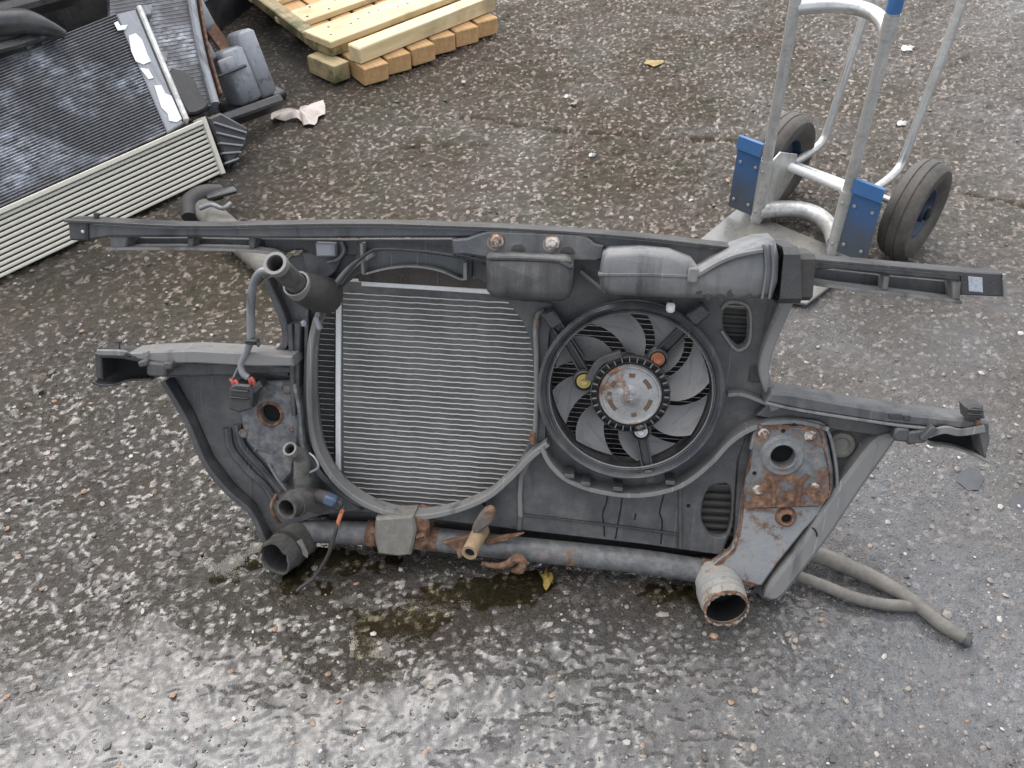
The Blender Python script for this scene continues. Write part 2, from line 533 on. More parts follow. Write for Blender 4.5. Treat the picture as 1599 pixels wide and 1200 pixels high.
M['wet'] = m_plain('wet streak', (.008, .008, .008), .12)
M['foam'] = m_plastic('brown foam strip', (.055, .045, .037), amt=.25, rough=.8)
M['hole'] = m_plain('unlit inside', (.006, .006, .006), .9)  # near-black, paints the shade inside openings; hub caps use it too
M['wood'] = m_wood('pale new wood', (.58, .46, .25), (.70, .58, .36))
M['wood_b'] = m_wood('bearer wood', (.44, .25, .10), (.54, .34, .16))
M['wood_m'] = m_wood('mossy wood', (.36, .28, .15), (.46, .37, .22), moss=.6)
M['wood_o'] = m_wood('old wood', (.28, .21, .13), (.36, .28, .18))
M['leaf'] = m_plain('yellow leaf', (.33, .23, .05), .5, var=.6, scale=90)
M['scrap'] = m_plain('pale rag', (.60, .52, .47), .7, var=.45, scale=30)
M['slate'] = m_plain('slate flake', (.05, .053, .06), .5, var=.4)

# ------------------------------------------------------------------ ground
def vnoise(x, y, seed):
    r = np.random.default_rng(seed); T = r.random((256, 256)).astype(np.float32)
    xi = np.floor(x).astype(int); yi = np.floor(y).astype(int); fx = x - xi; fy = y - yi
    fx = fx * fx * (3 - 2 * fx); fy = fy * fy * (3 - 2 * fy)
    a = T[xi & 255, yi & 255]; b = T[(xi + 1) & 255, yi & 255]; c = T[xi & 255, (yi + 1) & 255]; d = T[(xi + 1) & 255, (yi + 1) & 255]
    return (a * (1 - fx) + b * fx) * (1 - fy) + (c * (1 - fx) + d * fx) * fy - .5
def fbm(x, y, s, o, seed):
    v = 0; a = 1.0
    for i in range(o):
        v = v + a * vnoise(x / s + 17 * i, y / s - 9 * i, seed + i); s *= .5; a *= .5
    return v
def axis(segments):
    out = [segments[0][0]]
    for a, b, d0, d1 in segments:
        n = max(int(abs(b - a) / ((d0 + d1) / 2)), 1)
        t = np.linspace(0, 1, n + 1)[1:]
        k = (d1 - d0) / (d0 + d1) * 1.0
        tt = t * (1 - k) + k * t * t if True else t
        out += list(a + (b - a) * tt)
    return np.array(out)
gx = axis([(-70, -3.2, 12, .1), (-3.2, -2.3, .06, .012), (-2.3, -1.2, .009, .0065), (-1.2, 1.2, .0045, .0045), (1.2, 2.3, .0065, .009), (2.3, 3.2, .012, .06), (3.2, 70, .1, 12)])
gy = axis([(-60, -.6, 12, .1), (-.6, .5, .05, .008), (.5, 1.8, .0036, .0052), (1.8, 4.2, .0052, .010), (4.2, 7, .015, .1), (7, 90, .1, 12)])
X, Y = np.meshgrid(gx, gy)
PUD = [(470, 905, 70, 36), (640, 965, 120, 46), (555, 1020, 90, 42), (700, 925, 140, 34), (330, 905, 80, 42),
       (1090, 925, 90, 20),  (820, 905, 70, 20), (420, 660, 60, 60), (500, 880, 160, 30)]
pud = np.zeros_like(X)
pud_c = []
for (px, py, rx, ry) in PUD:
    c = G(px, py); ex = G(px + rx, py) - c; ey = G(px, py - ry) - c
    a, b = ex.length, ey.length
    d2 = ((X - c.x) / a) ** 2 + ((Y - c.y) / b) ** 2
    pud = np.maximum(pud, np.exp(-d2 * .9)); pud_c.append((c, a, b))
low = fbm(X, Y, .9, 2, 11)
mid = fbm(X, Y, .16, 3, 21)
fine = fbm(X, Y, .036, 3, 31)
rough_amp = np.clip(.75 + 1.1 * fbm(X, Y, .5, 2, 41), .3, 1.3)
def worley(x, y, s, seed):
    r = np.random.default_rng(seed); T = r.random((4, 256, 256)).astype(np.float32)
    x = x / s; y = y / s; xi = np.floor(x).astype(int); yi = np.floor(y).astype(int)
    best = np.full(x.shape, 9., dtype=np.float32); hh = np.zeros_like(best); tone = np.zeros_like(best)
    for i in (-1, 0, 1):
        for j in (-1, 0, 1):
            a, b = (xi + i) & 255, (yi + j) & 255
            d = np.hypot(x - xi - i - T[0][a, b], y - yi - j - T[1][a, b])
            m = d < best
            best = np.where(m, d, best); hh = np.where(m, T[2][a, b], hh); tone = np.where(m, T[3][a, b], tone)
    return best, hh, tone
wx, wy = X + .004 * fbm(X, Y, .012, 1, 81), Y + .004 * fbm(X, Y, .012, 1, 82)
d1, h1, tone = worley(wx, wy, .0115, 91)
d2, h2, tone2 = worley(wx, wy, .024, 93)
dome = np.clip(1 - (d1 / .62) ** 2, 0, 1) * (h1 ** 1.3)
dome2 = np.clip(1 - (d2 / .40) ** 2, 0, 1) * np.clip(h2 * 3.2 - 2.2, 0, 1)
flatten = np.clip(1.1 + 1.3 * fbm(X, Y, .45, 2, 95), .3, 1.4) * (1 - .55 * np.exp(-(((X - .75) / .55) ** 2 + ((Y - 1.35) / .55) ** 2)))
soft = 1 - .5 * np.clip(np.exp(-(((X + .1) / 1.3) ** 2 + ((Y - .75) / .35) ** 2)), 0, 1)
H = .007 * low + .009 * mid + .009 * fine * rough_amp * soft + (.0054 * dome + .005 * dome2) * flatten * soft - .0022 - .0090 * pud
def seg_dist(pts):
    P = [G(*p) for p in pts]; D = np.full_like(X, 9.)
    for a, b in zip(P, P[1:]):
        dx, dy = b.x - a.x, b.y - a.y
        t = np.clip(((X - a.x) * dx + (Y - a.y) * dy) / (dx * dx + dy * dy), 0, 1)
        D = np.minimum(D, np.hypot(X - a.x - t * dx, Y - a.y - t * dy))
    return D + .02 * fbm(X, Y, .07, 2, 51)
crack = np.minimum(seg_dist([(560, 160), (690, 178), (760, 183), (850, 200), (1000, 214), (1160, 222)]), seg_dist([(620, 230), (700, 226), (760, 222)]))
crack = np.minimum(crack, seg_dist([(1040, 150), (1100, 160), (1180, 168)]))
crack = np.minimum(crack, seg_dist([(1470, 290), (1540, 310), (1620, 325)]))
ck = np.exp(-(np.clip(crack, 0, None) / .008) ** 2)
H -= .009 * ck
far = np.clip((np.hypot(X, Y - 2) - 4) / 4, 0, 1)
H = H * (1 - far)
# wetness, dirt and painted shade, where the photograph has them
def blob(px, py, rx, ry):
    c = G(px, py); a = (G(px + rx, py) - c).length; b = (G(px, py - ry) - c).length
    return np.exp(-(((X - c.x) / a) ** 2 + ((Y - c.y) / b) ** 2))
wet = .22 + .85 * blob(300, 1050, 800, 300) + .5 * blob(150, 720, 330, 220) + .5 * blob(650, 930, 420, 90) + .3 * blob(1100, 960, 250, 70) + .2 * blob(900, 1150, 500, 160) + .55 * fbm(X, Y, .4, 3, 61) - .25 * blob(1400, 600, 330, 220)
wet = np.clip(wet - .30 * blob(800, 120, 900, 260) + .5 * pud - .6 * (fine > .42), 0, 1)
dirt = np.clip(.06 + .92 * blob(760, 120, 900, 300) + .75 * blob(300, 540, 330, 200) + .4 * blob(260, 680, 110, 60) + .75 * pud + .35 * blob(560, 930, 300, 110) + 1.2 * blob(430, 90, 120, 110) + .6 * blob(300, 260, 200, 110) + .25 * blob(150, 750, 260, 200) + .55 * fbm(X, Y, .3, 3, 71) + .8 * ck - .35 * blob(1450, 700, 420, 380) - .35 * blob(900, 1180, 900, 180), 0, 1)  # dirt; the blob right of the pile also stands in for shade
nx, ny = len(gx), len(gy)
me = bpy.data.meshes.new('ground')
me.vertices.add(nx * ny)
me.vertices.foreach_set('co', np.stack([X, Y, H], -1).astype(np.float32).ravel())
idx = (np.arange(ny - 1)[:, None] * nx + np.arange(nx - 1)[None, :]).ravel()
quads = np.stack([idx, idx + 1, idx + 1 + nx, idx + nx], -1)
me.loops.add(quads.size); me.loops.foreach_set('vertex_index', quads.ravel().astype(np.int32))
me.polygons.add(len(quads)); me.polygons.foreach_set('loop_start', (np.arange(len(quads)) * 4).astype(np.int32))
me.update(calc_edges=True)
me.polygons.foreach_set('use_smooth', np.ones(len(quads), dtype=bool))
stone = np.clip(np.maximum(dome * 1.7, dome2 * 2), 0, 1)
tone = np.where(dome2 > .25, tone2 * .85, tone)
smooth = blob(1450, 660, 380, 360) + 1.1 * blob(900, 1180, 850, 260) + .8 * blob(60, 1120, 420, 260) + .5 * blob(60, 700, 160, 160) + .4 * fbm(X, Y, .25, 3, 99)  # grey asphalt at right; lower blobs paint the wet sky sheen as paler tar
for nm, arr in (('wet', wet), ('dirt', dirt), ('stone', stone), ('tone', tone), ('grey', np.clip(smooth, 0, 1)), ('shade_damp', np.clip(1.3 * blob(420, 90, 110, 90) + blob(330, 290, 110, 60) + .8 * blob(120, 420, 150, 40) + .5 * blob(640, 890, 260, 22) + np.clip(blob(230, 620, 240, 160) * (.25 + 1.6 * fbm(X, Y, .2, 3, 103)), 0, .8), 0, 1))):  # last mask paints shade by the pile and tube, plus damp at left
    at = me.attributes.new(nm, 'FLOAT', 'POINT'); at.data.foreach_set('value', arr.astype(np.float32).ravel())
ground = bpy.data.objects.new('ground', me); COL.objects.link(ground); ground['kind'] = 'structure'
def gz(x, y):
    i = int(np.clip(np.searchsorted(gx, x), 0, nx - 1)); j = int(np.clip(np.searchsorted(gy, y), 0, ny - 1))
    return float(H[j, i])

def m_ground():
    t = NT('wet worn asphalt')
    wet_, dirt_shade_ = t.attr('wet'), t.attr('dirt')
    n1 = t.noise(3.5, 4, .65); n2 = t.noise(26, 4, .65); n3 = t.noise(260, 3, .65); n4 = t.noise(900, 2)
    st_, tone_, grey_ = t.attr('stone'), t.attr('tone'), t.attr('grey')
    v2 = t.vor(190)
    sep2 = t.n('ShaderNodeSeparateColor'); t.l(v2.outputs['Color'], sep2.inputs[0])
    def stone_col(f): return t.ramp(f, (.0, (.055, .050, .047)), (.3, (.10, .092, .086)), (.5, (.16, .14, .125)), (.64, (.17, .11, .075)), (.76, (.25, .21, .18)), (.9, (.36, .33, .30)), (1.0, (.52, .49, .45)))
    cover = t.ramp(n1, (.3, .15), (.7, .6))
    sml = t.math('MULTIPLY', t.math('LESS_THAN', sep2.outputs[0], cover), t.ramp(v2.outputs['Distance'], (.34, 1.0), (.5, 0.0)))
    tar = t.mix(n2, (.026, .025, .024), (.062, .060, .057))
    tar = t.mix(t.ramp(n3, (.45, 0.0), (.75, .7)), tar, (.10, .098, .094))
    tar = t.mix(t.math('MULTIPLY', grey_, .75), tar, t.mix(n2, (.10, .104, .110), (.21, .215, .225)))  # paler tar: real grey areas and painted wet sheen
    col = t.mix(t.math('MULTIPLY', sml, .7), tar, stone_col(sep2.outputs[1]))
    stm = t.ramp(t.math('ADD', st_, t.math('MULTIPLY', t.math('SUBTRACT', n3, .5), .5)), (.22, 0.0), (.45, 1.0))
    col = t.mix(t.math('MULTIPLY', stm, t.math('SUBTRACT', .85, t.math('MULTIPLY', grey_, .45))), col, t.mix(t.math('MULTIPLY', n3, .5), stone_col(tone_), tar))
    dm = t.math('MULTIPLY', dirt_shade_, t.ramp(n2, (.3, .6), (.55, 1.15)), True)
    dm = t.math('MULTIPLY', dm, t.math('SUBTRACT', 1.15, t.math('MULTIPLY', t.math('MULTIPLY', stm, t.ramp(tone_, (.35, .25), (.75, 1.0))), 1.05)), True)
    mud = t.mix(t.ramp(n1, (.4, 0.0), (.65, 1.0)), (.044, .027, .015), (.036, .032, .012))
    col = t.mix(t.math('MULTIPLY', dirt_shade_, .45), col, t.mix(1.0, col, (1.0, .80, .60), 'MULTIPLY'))
    col = t.mix(dm, col, mud)
    shade_damp_ = t.math('MULTIPLY', t.attr('shade_damp'), t.ramp(n2, (.3, .6), (.55, 1.0)))
    col = t.mix(t.math('MULTIPLY', shade_damp_, .8), col, (.016, .014, .011))  # darkens the ground for painted shade and damp patches
    wv = t.math('ADD', wet_, t.math('MULTIPLY', t.math('SUBTRACT', n2, .5), .9), True)
    col = t.mix(t.math('MULTIPLY', wv, .4), col, t.mix(1.0, col, col, 'MULTIPLY'))
    r = t.ramp(wv, (.05, .55), (.4, .24), (.9, .10))
    r = t.math('ADD', r, t.math('MULTIPLY', t.math('SUBTRACT', n3, .5), .2), True)
    r = t.math('ADD', r, t.math('MULTIPLY', dm, .38), True)
    wv = t.math('MULTIPLY', wv, t.math('SUBTRACT', 1.0, t.math('MULTIPLY', dm, .8)), True)
    hgt = t.math('ADD', t.math('MULTIPLY', sml, .5), t.math('MULTIPLY', n3, 1.2))
    hgt = t.math('ADD', hgt, t.math('MULTIPLY', n2, 1.1))
    hgt = t.math('ADD', hgt, t.math('MULTIPLY', t.math('MULTIPLY', grey_, t.noise(110, 3, .6, dist=1.0)), 1.6))
    nb = t.bump(hgt, .8, .006)
    return t.finish(col, r, normal=t.bump(n4, .2, .001, nb), spec=.6, **{'Coat Weight': t.ramp(wv, (.15, 0.0), (.7, 1.0)), 'Coat Roughness': .13})
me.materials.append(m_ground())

def m_water():
    t = NT('rain water')
    g = t.n('ShaderNodeBsdfGlossy'); g.inputs['Roughness'].default_value = .08
    g.inputs['Color'].default_value = (1, 1, 1, 1)
    tr = t.n('ShaderNodeBsdfTransparent'); tr.inputs['Color'].default_value = (.80, .77, .64, 1)
    fr = t.n('ShaderNodeFresnel'); fr.inputs['IOR'].default_value = 1.33
    nb = t.bump(t.noise(30, 2), .12, .004)
    t.l(nb, g.inputs['Normal']); t.l(nb, fr.inputs['Normal'])
    mx = t.n('ShaderNodeMixShader'); t.l(fr.outputs[0], mx.inputs[0]); t.l(tr.outputs[0], mx.inputs[1]); t.l(g.outputs[0], mx.inputs[2])
    t.l(mx.outputs[0], t.out.inputs['Surface']); return t.m
MW = m_water()
# one level sheet of water per connected stretch of hollows; stones stand out of it
WL = -.0062
cell = .03
cells = set()
for (c, a, b) in [q for k_, q in enumerate(pud_c) if k_ not in (2, 4)]:      # two of the hollows are only damp
    for ix in range(int((c.x - a * 1.2) / cell) - 1, int((c.x + a * 1.2) / cell) + 2):
        for iy in range(int((c.y - b * 1.4) / cell) - 1, int((c.y + b * 1.4) / cell) + 2):
            if ((ix + .5) * cell - c.x) ** 2 / (a * 1.2) ** 2 + ((iy + .5) * cell - c.y) ** 2 / (b * 1.2) ** 2 < 1: cells.add((ix, iy))
while cells:
    todo = [cells.pop()]; grp = []
    while todo:
        q = todo.pop(); grp.append(q)
        for d in ((1, 0), (-1, 0), (0, 1), (0, -1)):
            r_ = (q[0] + d[0], q[1] + d[1])
            if r_ in cells: cells.remove(r_); todo.append(r_)
    ids = {}; V = []; Fc = []
    def vid(ix, iy):
        if (ix, iy) not in ids: ids[(ix, iy)] = len(V); V.append((ix * cell, iy * cell, WL))
        return ids[(ix, iy)]
    for ix, iy in grp: Fc.append((vid(ix, iy), vid(ix + 1, iy), vid(ix + 1, iy + 1), vid(ix, iy + 1)))
    p = link('puddle', V, Fc, MW, smooth=0); p['kind'] = 'structure'
    if p.data.polygons[0].normal.z < 0: p.data.flip_normals()

# loose grit pressed into the asphalt
def grit():
    ico = bmesh.new(); bmesh.ops.create_icosphere(ico, subdivisions=1, radius=1.0)
    bv = np.array([v.co[:] for v in ico.verts]); bf = np.array([[v.index for v in f.verts] for f in ico.faces]); ico.free()
    N = 6000
    Vs, Fs, Cs = [], [], []; o = 0
    for i in range(N):
        px, py = random.uniform(-150, 1750), random.uniform(-20, 1260)
        p = G(px, py)
        s = min(.0014 + random.expovariate(1 / .0013), .010)
        sc = np.array([s * random.uniform(.8, 1.5), s * random.uniform(.7, 1.2), s * random.uniform(.45, .8)])
        v = bv * sc * rng.uniform(.75, 1.25, (len(bv), 1)); a = random.uniform(0, tau)
        x = v[:, 0] * cos(a) - v[:, 1] * sin(a) + p.x; y = v[:, 0] * sin(a) + v[:, 1] * cos(a) + p.y
        Vs.append(np.stack([x, y, v[:, 2] + gz(p.x, p.y) + s * .12], -1)); Fs.append(bf + o); o += len(bv)
        Cs += [random.random() ** 1.5] * len(bv)
    me = bpy.data.meshes.new('grit'); V = np.concatenate(Vs); F = np.concatenate(Fs)
    me.from_pydata(V.tolist(), [], F.tolist())
    at = me.attributes.new('tone', 'FLOAT', 'POINT'); at.data.foreach_set('value', Cs)
    t = NT('grit stone')
    col = t.ramp(t.attr('tone'), (.0, (.07, .068, .064)), (.35, (.15, .14, .13)), (.6, (.24, .21, .175)), (.72, (.26, .16, .10)), (.85, (.30, .275, .24)), (1.0, (.42, .40, .37)))
    me.materials.append(t.finish(col, .5, normal=t.bump(t.noise(400, 3), .3, .001)))
    ob = bpy.data.objects.new('grit', me); COL.objects.link(ob); ob['kind'] = 'stuff'
    tag(ob, 'loose grit and small pale stones scattered over the wet asphalt', 'grit')
grit()

# ------------------------------------------------------------------ the car front panel
PA, PB = G(480, 830, .033), G(1110, 895, .033)
LEAN = radians(24)
fp = Frame(PA, PB, LEAN)
panel = thing('car_front_panel', 'dirty black car front panel with radiator and cooling fan, lying in the middle', 'car part', fp.M)
NZ = Vector((0, 0, 1))
UX = Vector((1, 0, 0)); UY = Vector((0, 1, 0))
def L(x, y, o=0.0): return fp.L(x, y, o)
def PT(name, vf, mat, parent=None, smooth=35, label=None):
    o = link(name, vf[0], vf[1], M[mat], parent or panel, smooth)
    if label: o['label'] = label
    return o
def pl(name, pts, front, depth, mat, parent=None, bev=.0015, holes=(), sm=0, label=None, smooth=35):
    return PT(name, plate(pix(fp, pts, front, sm), front, depth, bev, holes), mat, parent, smooth, label)
def rib(name, pts, w, h0, h1, mat, parent=None, off=0.0, k=4, b=None, label=None):
    return PT(name, ribbon([L(x, y, off) for x, y in pts], rp(w, h0 - off, h1 - off, b), NZ, k=k), mat, parent, 40, label)
def tub(name, pts, r, mat, parent=None, seg=12, hollow=0, label=None, **kw):
    return PT(name, sweep([L(*p) for p in pts], r, seg, hollow, **kw), mat, parent, 50, label)

# fan measures
FC = L(984, 609, .02)
FR = (L(1116, 607, .02) - L(853, 607, .02)).length / 2
fan_hole = circ(FC, FR + .004, 56)

rad_hole = pix(fp, [(575, 424), (640, 414), (700, 420), (745, 436), (800, 474), (826, 525), (834, 590), (834, 640), (826, 690), (800, 735), (760, 768), (705, 790), (650, 797), (590, 785), (540, 752), (508, 705), (496, 640), (494, 560), (502, 505), (524, 462), (548, 438)], 0, 3)
slot_a = pix(fp, [(1130, 484), (1138, 476), (1160, 478), (1167, 490), (1166, 530), (1156, 541), (1148, 538), (1130, 515)], 0, 2)
slot_b = pix(fp, [(1097, 785), (1108, 762), (1125, 756), (1140, 760), (1143, 800), (1138, 832), (1125, 840), (1108, 835), (1096, 815)], 0, 2)
shroud = pl('shroud', [(432, 430), (480, 382), (560, 376), (760, 385), (940, 395), (1100, 410), (1228, 440), (1226, 470), (1210, 505), (1192, 550), (1189, 575), (1200, 612), (1206, 632), (1185, 650), (1172, 665), (1152, 720), (1146, 800), (1128, 868),
      (1000, 850), (860, 834), (700, 815), (560, 800), (482, 802), (466, 730), (462, 640), (466, 575), (462, 545), (450, 500)], 0, .012, 'shroud', bev=.002, holes=[rad_hole, fan_hole, slot_a, slot_b])
lip = rib('radiator_opening_lip', [(588, 392), (550, 418), (512, 470), (495, 520), (491, 580), (493, 650), (505, 702), (538, 750), (588, 783), (648, 797), (705, 790), (762, 768), (802, 735), (830, 706), (858, 684)], .010, 0, .030, 'flange', shroud)
rib('inner_rib', [(472, 500), (470, 560), (470, 640), (480, 690), (506, 732), (548, 768), (600, 790)], .011, 0, .026, 'shroud', shroud)
rib('inner_rib', [(484, 480), (483, 560), (482, 640), (492, 690)], .007, 0, .018, 'shroud', shroud)
rib('edge_flange', [(1227, 466), (1210, 505), (1193, 550), (1190, 576), (1199, 606), (1207, 632)], .016, -.03, .028, 'flange', shroud)
rib('slot_rim', [(1127, 482), (1138, 472), (1160, 474), (1171, 488), (1170, 532), (1156, 546), (1144, 541), (1126, 516)], .004, 0, .006, 'flange', shroud)
rib('cross_rib', [(1135, 612), (1160, 612), (1206, 630)], .006, 0, .02, 'flange', shroud)
rib('groove_rib', [(842, 700), (814, 742), (813, 806)], .008, 0, .006, 'flange', shroud, k=2)
rib('groove_rib', [(815, 803), (940, 818), (1062, 834)], .0035, 0, .004, 'black', shroud)
rib('groove_rib', [(1062, 758), (1062, 855)], .005, 0, .005, 'shroud', shroud)
rib('groove_rib', [(812, 805), (811, 826)], .008, 0, .006, 'shroud', shroud)
# lower fan lip that runs on over the right bracket
rib('fan_lip', [(848, 688), (862, 715), (890, 740), (940, 757), (1000, 762), (1060, 748), (1105, 715), (1140, 678), (1180, 656), (1235, 648), (1288, 660)], .008, 0, .034, 'flange', shroud)
for (x, y) in [(915, 750), (1046, 748), (890, 738), (965, 758)]:
    PT('lip_tab', box(L(x, y, .02), .016, .007, .036, b=.001), 'shroud', shroud)
for i, path in enumerate([[(950, 764), (947, 785), (941, 803), (943, 820), (944, 838)], [(974, 758), (970, 790), (966, 812), (961, 842)], [(1040, 752), (1036, 775), (1030, 800), (1034, 815), (1032, 850)], [(993, 802), (991, 812)]]):
    PT('drip_stain', ribbon([L(x, y, .0) for x, y in path], [(-.0013, .0003), (.0013, .0003), (.0006, .0010), (-.0006, .0010)], NZ, k=4), 'wet', shroud)
for (x, y) in [(562, 795), (1075, 790), (756, 788)]:
    PT('screw_hole', lathe(L(x, y, 0), NZ, [(.0035, -.001), (.0035, .0008)], 12), 'hole', shroud)
PT('rubber_pad', merge(plate(pix(fp, [(1090, 750), (1150, 750), (1150, 845), (1090, 845)], -.03), -.03, .01), *[sweep([L(1092, y, -.028), L(1148, y + 3, -.028)], .006, 8) for y in range(760, 842, 12)]), 'rubber', shroud)
PT('rubber_pad', merge(plate(pix(fp, [(1120, 468), (1175, 468), (1175, 548), (1120, 548)], -.03), -.03, .01), *[sweep([L(1122, y, -.028), L(1173, y + 3, -.028)], .004, 8) for y in range(480, 545, 14)]), 'rubber', shroud)
PT('clip_recess', box(L(1180, 584, .001), .020, .026, .006, b=.001), 'black', shroud)

# radiator behind the opening
RO = -.042
rad = PT('radiator', merge(plate(pix(fp, [(480, 412), (850, 440), (852, 800), (480, 800)], RO - .03), RO - .03, .04)), 'fins_d')
PT('fin_block', plate(pix(fp, [(534, 438), (850, 456), (846, 806), (533, 796)], RO), RO, .02), 'fins', rad)
PT('side_fin_block', plate(pix(fp, [(484, 440), (525, 440), (524, 770), (484, 770)], RO - .012), RO - .012, .012), 'fins_d', rad)
PT('side_strip', ribbon([L(530, 440, RO), L(529, 600, RO), L(529, 770, RO)], rp(.0085, -.02, .006), NZ), 'alu_b', rad)
PT('top_strip', ribbon([L(566, 442, RO), L(650, 447, RO), L(770, 455, RO)], rp(.009, -.02, .006), NZ), 'alu_b', rad)
ta, tb = L(536, 449, RO), L(846, 467, RO)
step = (L(536, 790, RO) - L(536, 449, RO)).y / 42
tv = sweep([Vector((0, 0, 0)), tb - ta], .0011, 6, raw=True, flat=1.3)
tube0 = None
for i in range(1, 43):
    p = ta + UY * (step * i) + NZ * .0012
    if tube0 is None:
        # slightly wavy thin edge, shared by all tubes
        V, Fc = [], []; n = 40
        for k in range(n + 1):
            q = (tb - ta) * (k / n) + UY * random.uniform(-.0005, .0005)
            V += [q + UY * .0007 + NZ * -.003, q + UY * .0007 + NZ * .0004, q - UY * .0007 + NZ * .0004, q - UY * .0007 + NZ * -.003]
        for k in range(n):
            a = 4 * k
            for j in range(3): Fc.append((a + j, a + j + 1, a + j + 5, a + j + 4))
        tube0 = PT('tube', (V, Fc), 'tubes', rad, smooth=0); tube0.location = p
    else:
        c = copy_obj(tube0, rad); c.location = p
for i in range(0, 38):
    y0 = 447 + i * 8.4
    if i == 0:
        s0 = PT('side_tube', sweep([Vector((0, 0, 0)), L(523, 447, RO - .01) - L(486, 445, RO - .01)], .0009, 5, raw=True), 'tubes_d', rad)
        s0.location = L(486, 445, RO - .01)
    else:
        c = copy_obj(s0, rad); c.location = L(486, y0 - 2, RO - .01)
PT('bottom_tank', sweep([L(520, 800, -.062), L(700, 808, -.062), L(1120, 850, -.062)], .026, 14), 'black', rad)
# condenser face seen through the fan
PT('condenser_face', plate(pix(fp, [(840, 460), (1180, 470), (1150, 860), (840, 830)], RO - .03), RO - .03, .02), 'fins_d', rad)
ca, cb = L(845, 480, RO - .028), L(1140, 500, RO - .028)
for i in range(33):
    if i == 0:
        c0 = PT('condenser_tube', sweep([Vector((0, 0, 0)), cb - ca], .0008, 5, raw=True), 'tubes_d', rad); c0.location = ca
    else:
        c = copy_obj(c0, rad); c.location = ca - UY * (.0088 * i)

# cooling fan
fan = PT('cooling_fan', merge(lathe(FC, NZ, [(FR + .004, -.035), (FR + .012, -.01), (FR + .014, .018), (FR + .009, .026), (FR + .006, .022), (FR + .005, .012), (FR + .001, .010), (FR - .001, .016), (FR - .003, .014), (FR - .003, -.035)], 72, cap=False)), 'beam')
PT('rim_line', lathe(FC, NZ, [(FR - .0032, .0145), (FR - .0045, .0165), (FR - .006, .0145), (FR - .0045, .013)], 72, cap=False), 'flange', fan)
PT('inner_ring', lathe(FC, NZ, [(FR - .004, -.03), (FR - .004, .006), (FR - .0065, .006), (FR - .0065, -.03)], 72, cap=False), 'black', fan)
HUB = .057
MC = FC + NZ * .012
def blade():
    V, Fc = [], []; nr, nw = 10, 8; r1 = FR - .009
    for side in (0, 1):
        for i in range(nr + 1):
            f = i / nr; r = HUB - .006 + (r1 - HUB + .006) * f
            sweep_a = .42 * f ** 1.7
            half = .225 + .05 * f + .03 * sin(pi * f)
            for j in range(nw + 1):
                g = j / nw * 2 - 1
                a = sweep_a + g * half
                z = -.010 - g * (.012 - .003 * f) - .005 * (1 - g * g) + (-.0012 if side else .0012)
                V.append(Vector((cos(a) * r, sin(a) * r, z)))
    m = (nr + 1) * (nw + 1)
    for i in range(nr):
        for j in range(nw):
            a = i * (nw + 1) + j
            Fc.append((a, a + 1, a + nw + 2, a + nw + 1)); Fc.append((m + a, m + a + nw + 1, m + a + nw + 2, m + a + 1))
    edge = [j for j in range(nw + 1)] + [i * (nw + 1) + nw for i in range(1, nr + 1)] + [nr * (nw + 1) + j for j in range(nw - 1, -1, -1)] + [i * (nw + 1) for i in range(nr - 1, 0, -1)]
    for a, b in zip(edge, edge[1:] + edge[:1]): Fc.append((a, m + a, m + b, b))
    return V, Fc
b0 = PT('blade', blade(), 'blade', fan)
angs = [88, 45, 2, -42, -88, -138, 178, 132]
for i, a in enumerate(angs):
    b = b0 if i == 0 else copy_obj(b0, fan)
    b.location = FC + NZ * -.004; b.rotation_euler = (0, 0, radians(a))
PT('hub', lathe(FC, NZ, [(HUB, -.028), (HUB, -.002), (HUB - .006, .002), (.03, .003)], 40), 'black', fan)
# carrier ring with little cells, three arms, motor
PT('carrier_ring', lathe(MC, NZ, [(.0525, .0), (.0525, .013), (.0537, .014), (.0537, .003), (.0625, .003), (.0625, .014), (.064, .013), (.064, .0)], 56, cap=False), 'black', fan)
c0 = PT('ring_web', box(Vector((0, 0, 0)), .0085, .0016, .010, b=.0004), 'flange', fan)
for i in range(30):
    a = tau * i / 30; w_ = c0 if i == 0 else copy_obj(c0, fan)
    w_.location = MC + Vector((cos(a) * .0581, sin(a) * .0581, .0085)); w_.rotation_euler = (0, 0, a)
motor = PT('motor', lathe(MC, NZ, [(r_ * .90, h_) for r_, h_ in[(.056, -.01), (.056, .016), (.0535, .0195), (.051, .0195), (.0495, .0175), (.022, .0165), (.017, .019), (.012, .0225), (.007, .023), (.0055, .021), (.002, .021)]], 56), 'motor', fan)
def arc_slot(a0, a1, r, w):
    pts = [MC + Vector((cos(a0 + (a1 - a0) * k / 8) * r, sin(a0 + (a1 - a0) * k / 8) * r, .0168)) for k in range(9)]
    return ribbon(pts, [(-w / 2, 0), (w / 2, 0), (w * .4, .0012), (-w * .4, .0012)], NZ, raw=True)
for i, (a, ln) in enumerate([(90, 16), (40, 30), (-25, 34), (-75, 14), (215, 34), (150, 18), (180, 12)]):
    PT('vent_slot', arc_slot(radians(a - ln / 2), radians(a + ln / 2), .0335, .0075), 'slot', motor)
def arm(px0, px1, w=.016):
    p, q = L(*px0), L(*px1); p = Vector((p.x, p.y, .018)); q = Vector((q.x, q.y, .026))
    s = (q - p).normalized().cross(NZ) * (w / 2)
    base = ribbon([p, q], rp(w, -.006, .002), NZ, raw=True)
    r1 = ribbon([p + s, q + s], rp(.003, -.004, .010), NZ, raw=True); r2 = ribbon([p - s, q - s], rp(.003, -.004, .010), NZ, raw=True)
    return merge(base, r1, r2)
def end_cap(x, y, a, s=1.0):
    p = L(x, y, .03); R = Matrix.Rotation(a, 3, 'Z')
    return box(p, .030 * s, .022 * s, .022, R, .003)
PT('arm', merge(arm((905, 560, .02), (866, 502, .03)), end_cap(862, 497, 2.2)), 'black', fan)
